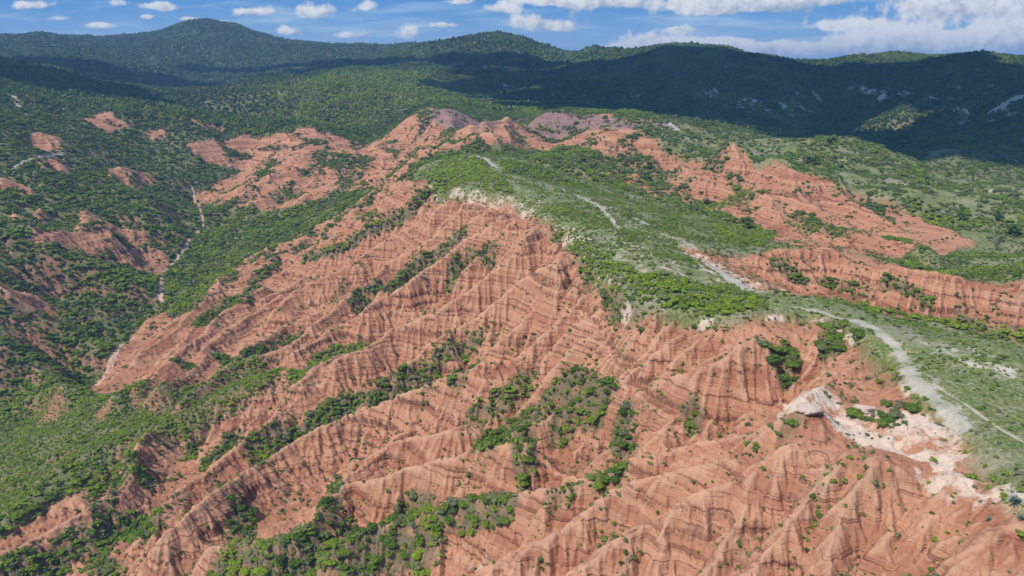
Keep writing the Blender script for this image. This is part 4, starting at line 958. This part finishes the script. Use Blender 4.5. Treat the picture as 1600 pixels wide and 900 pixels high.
def rock(px, py, sx, sy, sz, rot, ti, lb, seed, name='rock_outcrop', cat='rock', group=None, cone=0):
    v, f = ICO4; q = v.copy(); n1 = fbm(q[:, 0]*3+seed, q[:, 1]*3+q[:, 2]*2, 2.2, 4, seed); n2 = fbm(q[:, 2]*9+seed, q[:, 0]*1.5+q[:, 1], 1.5, 3, seed+5)
    q = q*(1+.22*n1+.06*n2)[:, None]
    q[:, 2] = np.sign(q[:, 2])*np.abs(q[:, 2])**.8
    lay = np.floor(q[:, 2]*5)/5; q[:, :2] *= (1+.05*np.sin(lay*17+seed))[:, None]
    if cone: q[:, :2] *= np.clip(.95-.62*q[:, 2], .12, 2)[:, None]
    q = q*np.array([sx, sy, sz])
    me = bpy.data.meshes.new(name); me.from_pydata(q.tolist(), [], f.tolist()); me.materials.append(ROCKM)
    o = bpy.data.objects.new(name, me); C.objects.link(o); g_ = ground(px, py); o.location = (g_[0], g_[1], float(zat(g_[:1], g_[1:2])[0])); o.rotation_euler = (0, 0, rot); o['tint'] = ti
    tag(o, lb, cat, group)
G_ = 'pale rock outcrops along the rim'
rock(1264, 638, 1.7, 1.3, .42, .1, .1, 'white domed rock outcrop at the top of the red bowl', 3, group=G_)
rock(1222, 652, .8, .6, .7, .4, 0, 'small pinkish knob left of the white dome', 4, group=G_)
rock(1352, 640, 1.6, 1.0, .5, -.2, .1, 'pinkish white boulder between the dome and the brush', 8, group=G_)
rock(1460, 666, 1.7, .7, .3, -.6, .3, 'long white rock at the foot of the footpath slope', 9, group=G_)
rock(308, 548, 1.4, 1.4, 4.2, .3, -1.0, 'thin pointed red earth spire on the lower left spur', 10, name='rock_spire', cone=1)
rock(326, 540, 1.3, 1.0, 1.6, .3, -1.0, 'low reddish block beside the pointed spire', 12)
rock(1550, 300, 2.2, 1.4, 1.2, .3, .5, 'white boulder on the plain near the right edge', 13)

# ------------------------------------------------------------------ clouds overhead, out of the frame, that shade the far hills
CM, t_, b_ = mat('cloud_white'); b_.inputs['Base Color'].default_value = (.85, .86, .88, 1)
SHADE = [(0,96,330,90), (110,108,300,90), (220,128,230,90), (290,132,230,90), (370,118,230,70), (450,104,230,80), (540,98,230,110), (620,100,200,80),
         (760,100,170,120), (830,125,190,120), (930,110,230,170), (900,150,130,70), (1030,105,220,170), (1060,150,170,90), (1180,105,240,160), (1180,160,170,100), (1300,130,230,140), (1300,180,150,80), (1400,150,170,110), (1430,205,150,70),
         (1560,225,170,60), (1640,200,200,90), (1250,200,90,45), (950,172,120,60)]
CH = 760.
def cloud_mesh(x, y, rx, ry, seed):
    g = np.random.default_rng(seed); V, Fc = [], []; nv = 0; v, f = ICO3
    for i in range(9):
        a = g.random()*6.28; k = math.sqrt(g.random())*.75; s = .32+.25*g.random()
        n1 = fbm(v[:, 0]*2+i, v[:, 1]*2+v[:, 2], 1.1, 3, seed+i)
        q = v*(1+.22*n1)[:, None]*np.array([rx*s, ry*s, 38+30*g.random()]); q[:, 2] = np.maximum(q[:, 2], -14+4*n1)
        V.append(q+np.array([k*math.cos(a)*rx, k*math.sin(a)*ry, 0])); Fc += [tuple(nv+t) for t in f]; nv += len(q)
    me = bpy.data.meshes.new('cloud'); me.from_pydata(np.vstack(V).tolist(), [], Fc); me.materials.append(CM)
    me.polygons.foreach_set('use_smooth', [True]*len(Fc)); o = bpy.data.objects.new('cloud', me); C.objects.link(o); o.location = (x, y, CH); o['kind'] = 'structure'
ICO3 = ico(4)
for k, (px, py, rx, ry) in enumerate(SHADE):
    g_ = ground(px, py); t = (CH-g_[2])/sdir[2]; cloud_mesh(g_[0]+sdir[0]*t, g_[1]+sdir[1]*t, rx*.84, ry*.82, 50+k)

# ------------------------------------------------------------------ the air
HZ = bpy.data.materials.new('haze'); HZ.use_nodes = True; t_ = NT(HZ.node_tree); o_ = t_.n('ShaderNodeOutputMaterial'); v_ = t_.n('ShaderNodeVolumePrincipled'); t_.l(v_.outputs[0], o_.inputs['Volume'])
v_.inputs['Color'].default_value = (.36, .60, .98, 1); v_.inputs['Density'].default_value = .00018; v_.inputs['Anisotropy'].default_value = .1
zl = float(ZG.min())-1; zh = max(float(ZG.max())+14, CAMZ+10)
bv = np.array([(sx*6300, -300 if sy < 0 else 6300, z) for z in (zl, zh) for sy in (-1, 1) for sx in (-1, 1)])
me = bpy.data.meshes.new('haze'); me.from_pydata(bv.tolist(), [], [(0, 2, 3, 1), (4, 5, 7, 6), (0, 1, 5, 4), (2, 6, 7, 3), (0, 4, 6, 2), (1, 3, 7, 5)]); me.materials.append(HZ)
o = bpy.data.objects.new('haze', me); C.objects.link(o); o['kind'] = 'stuff'
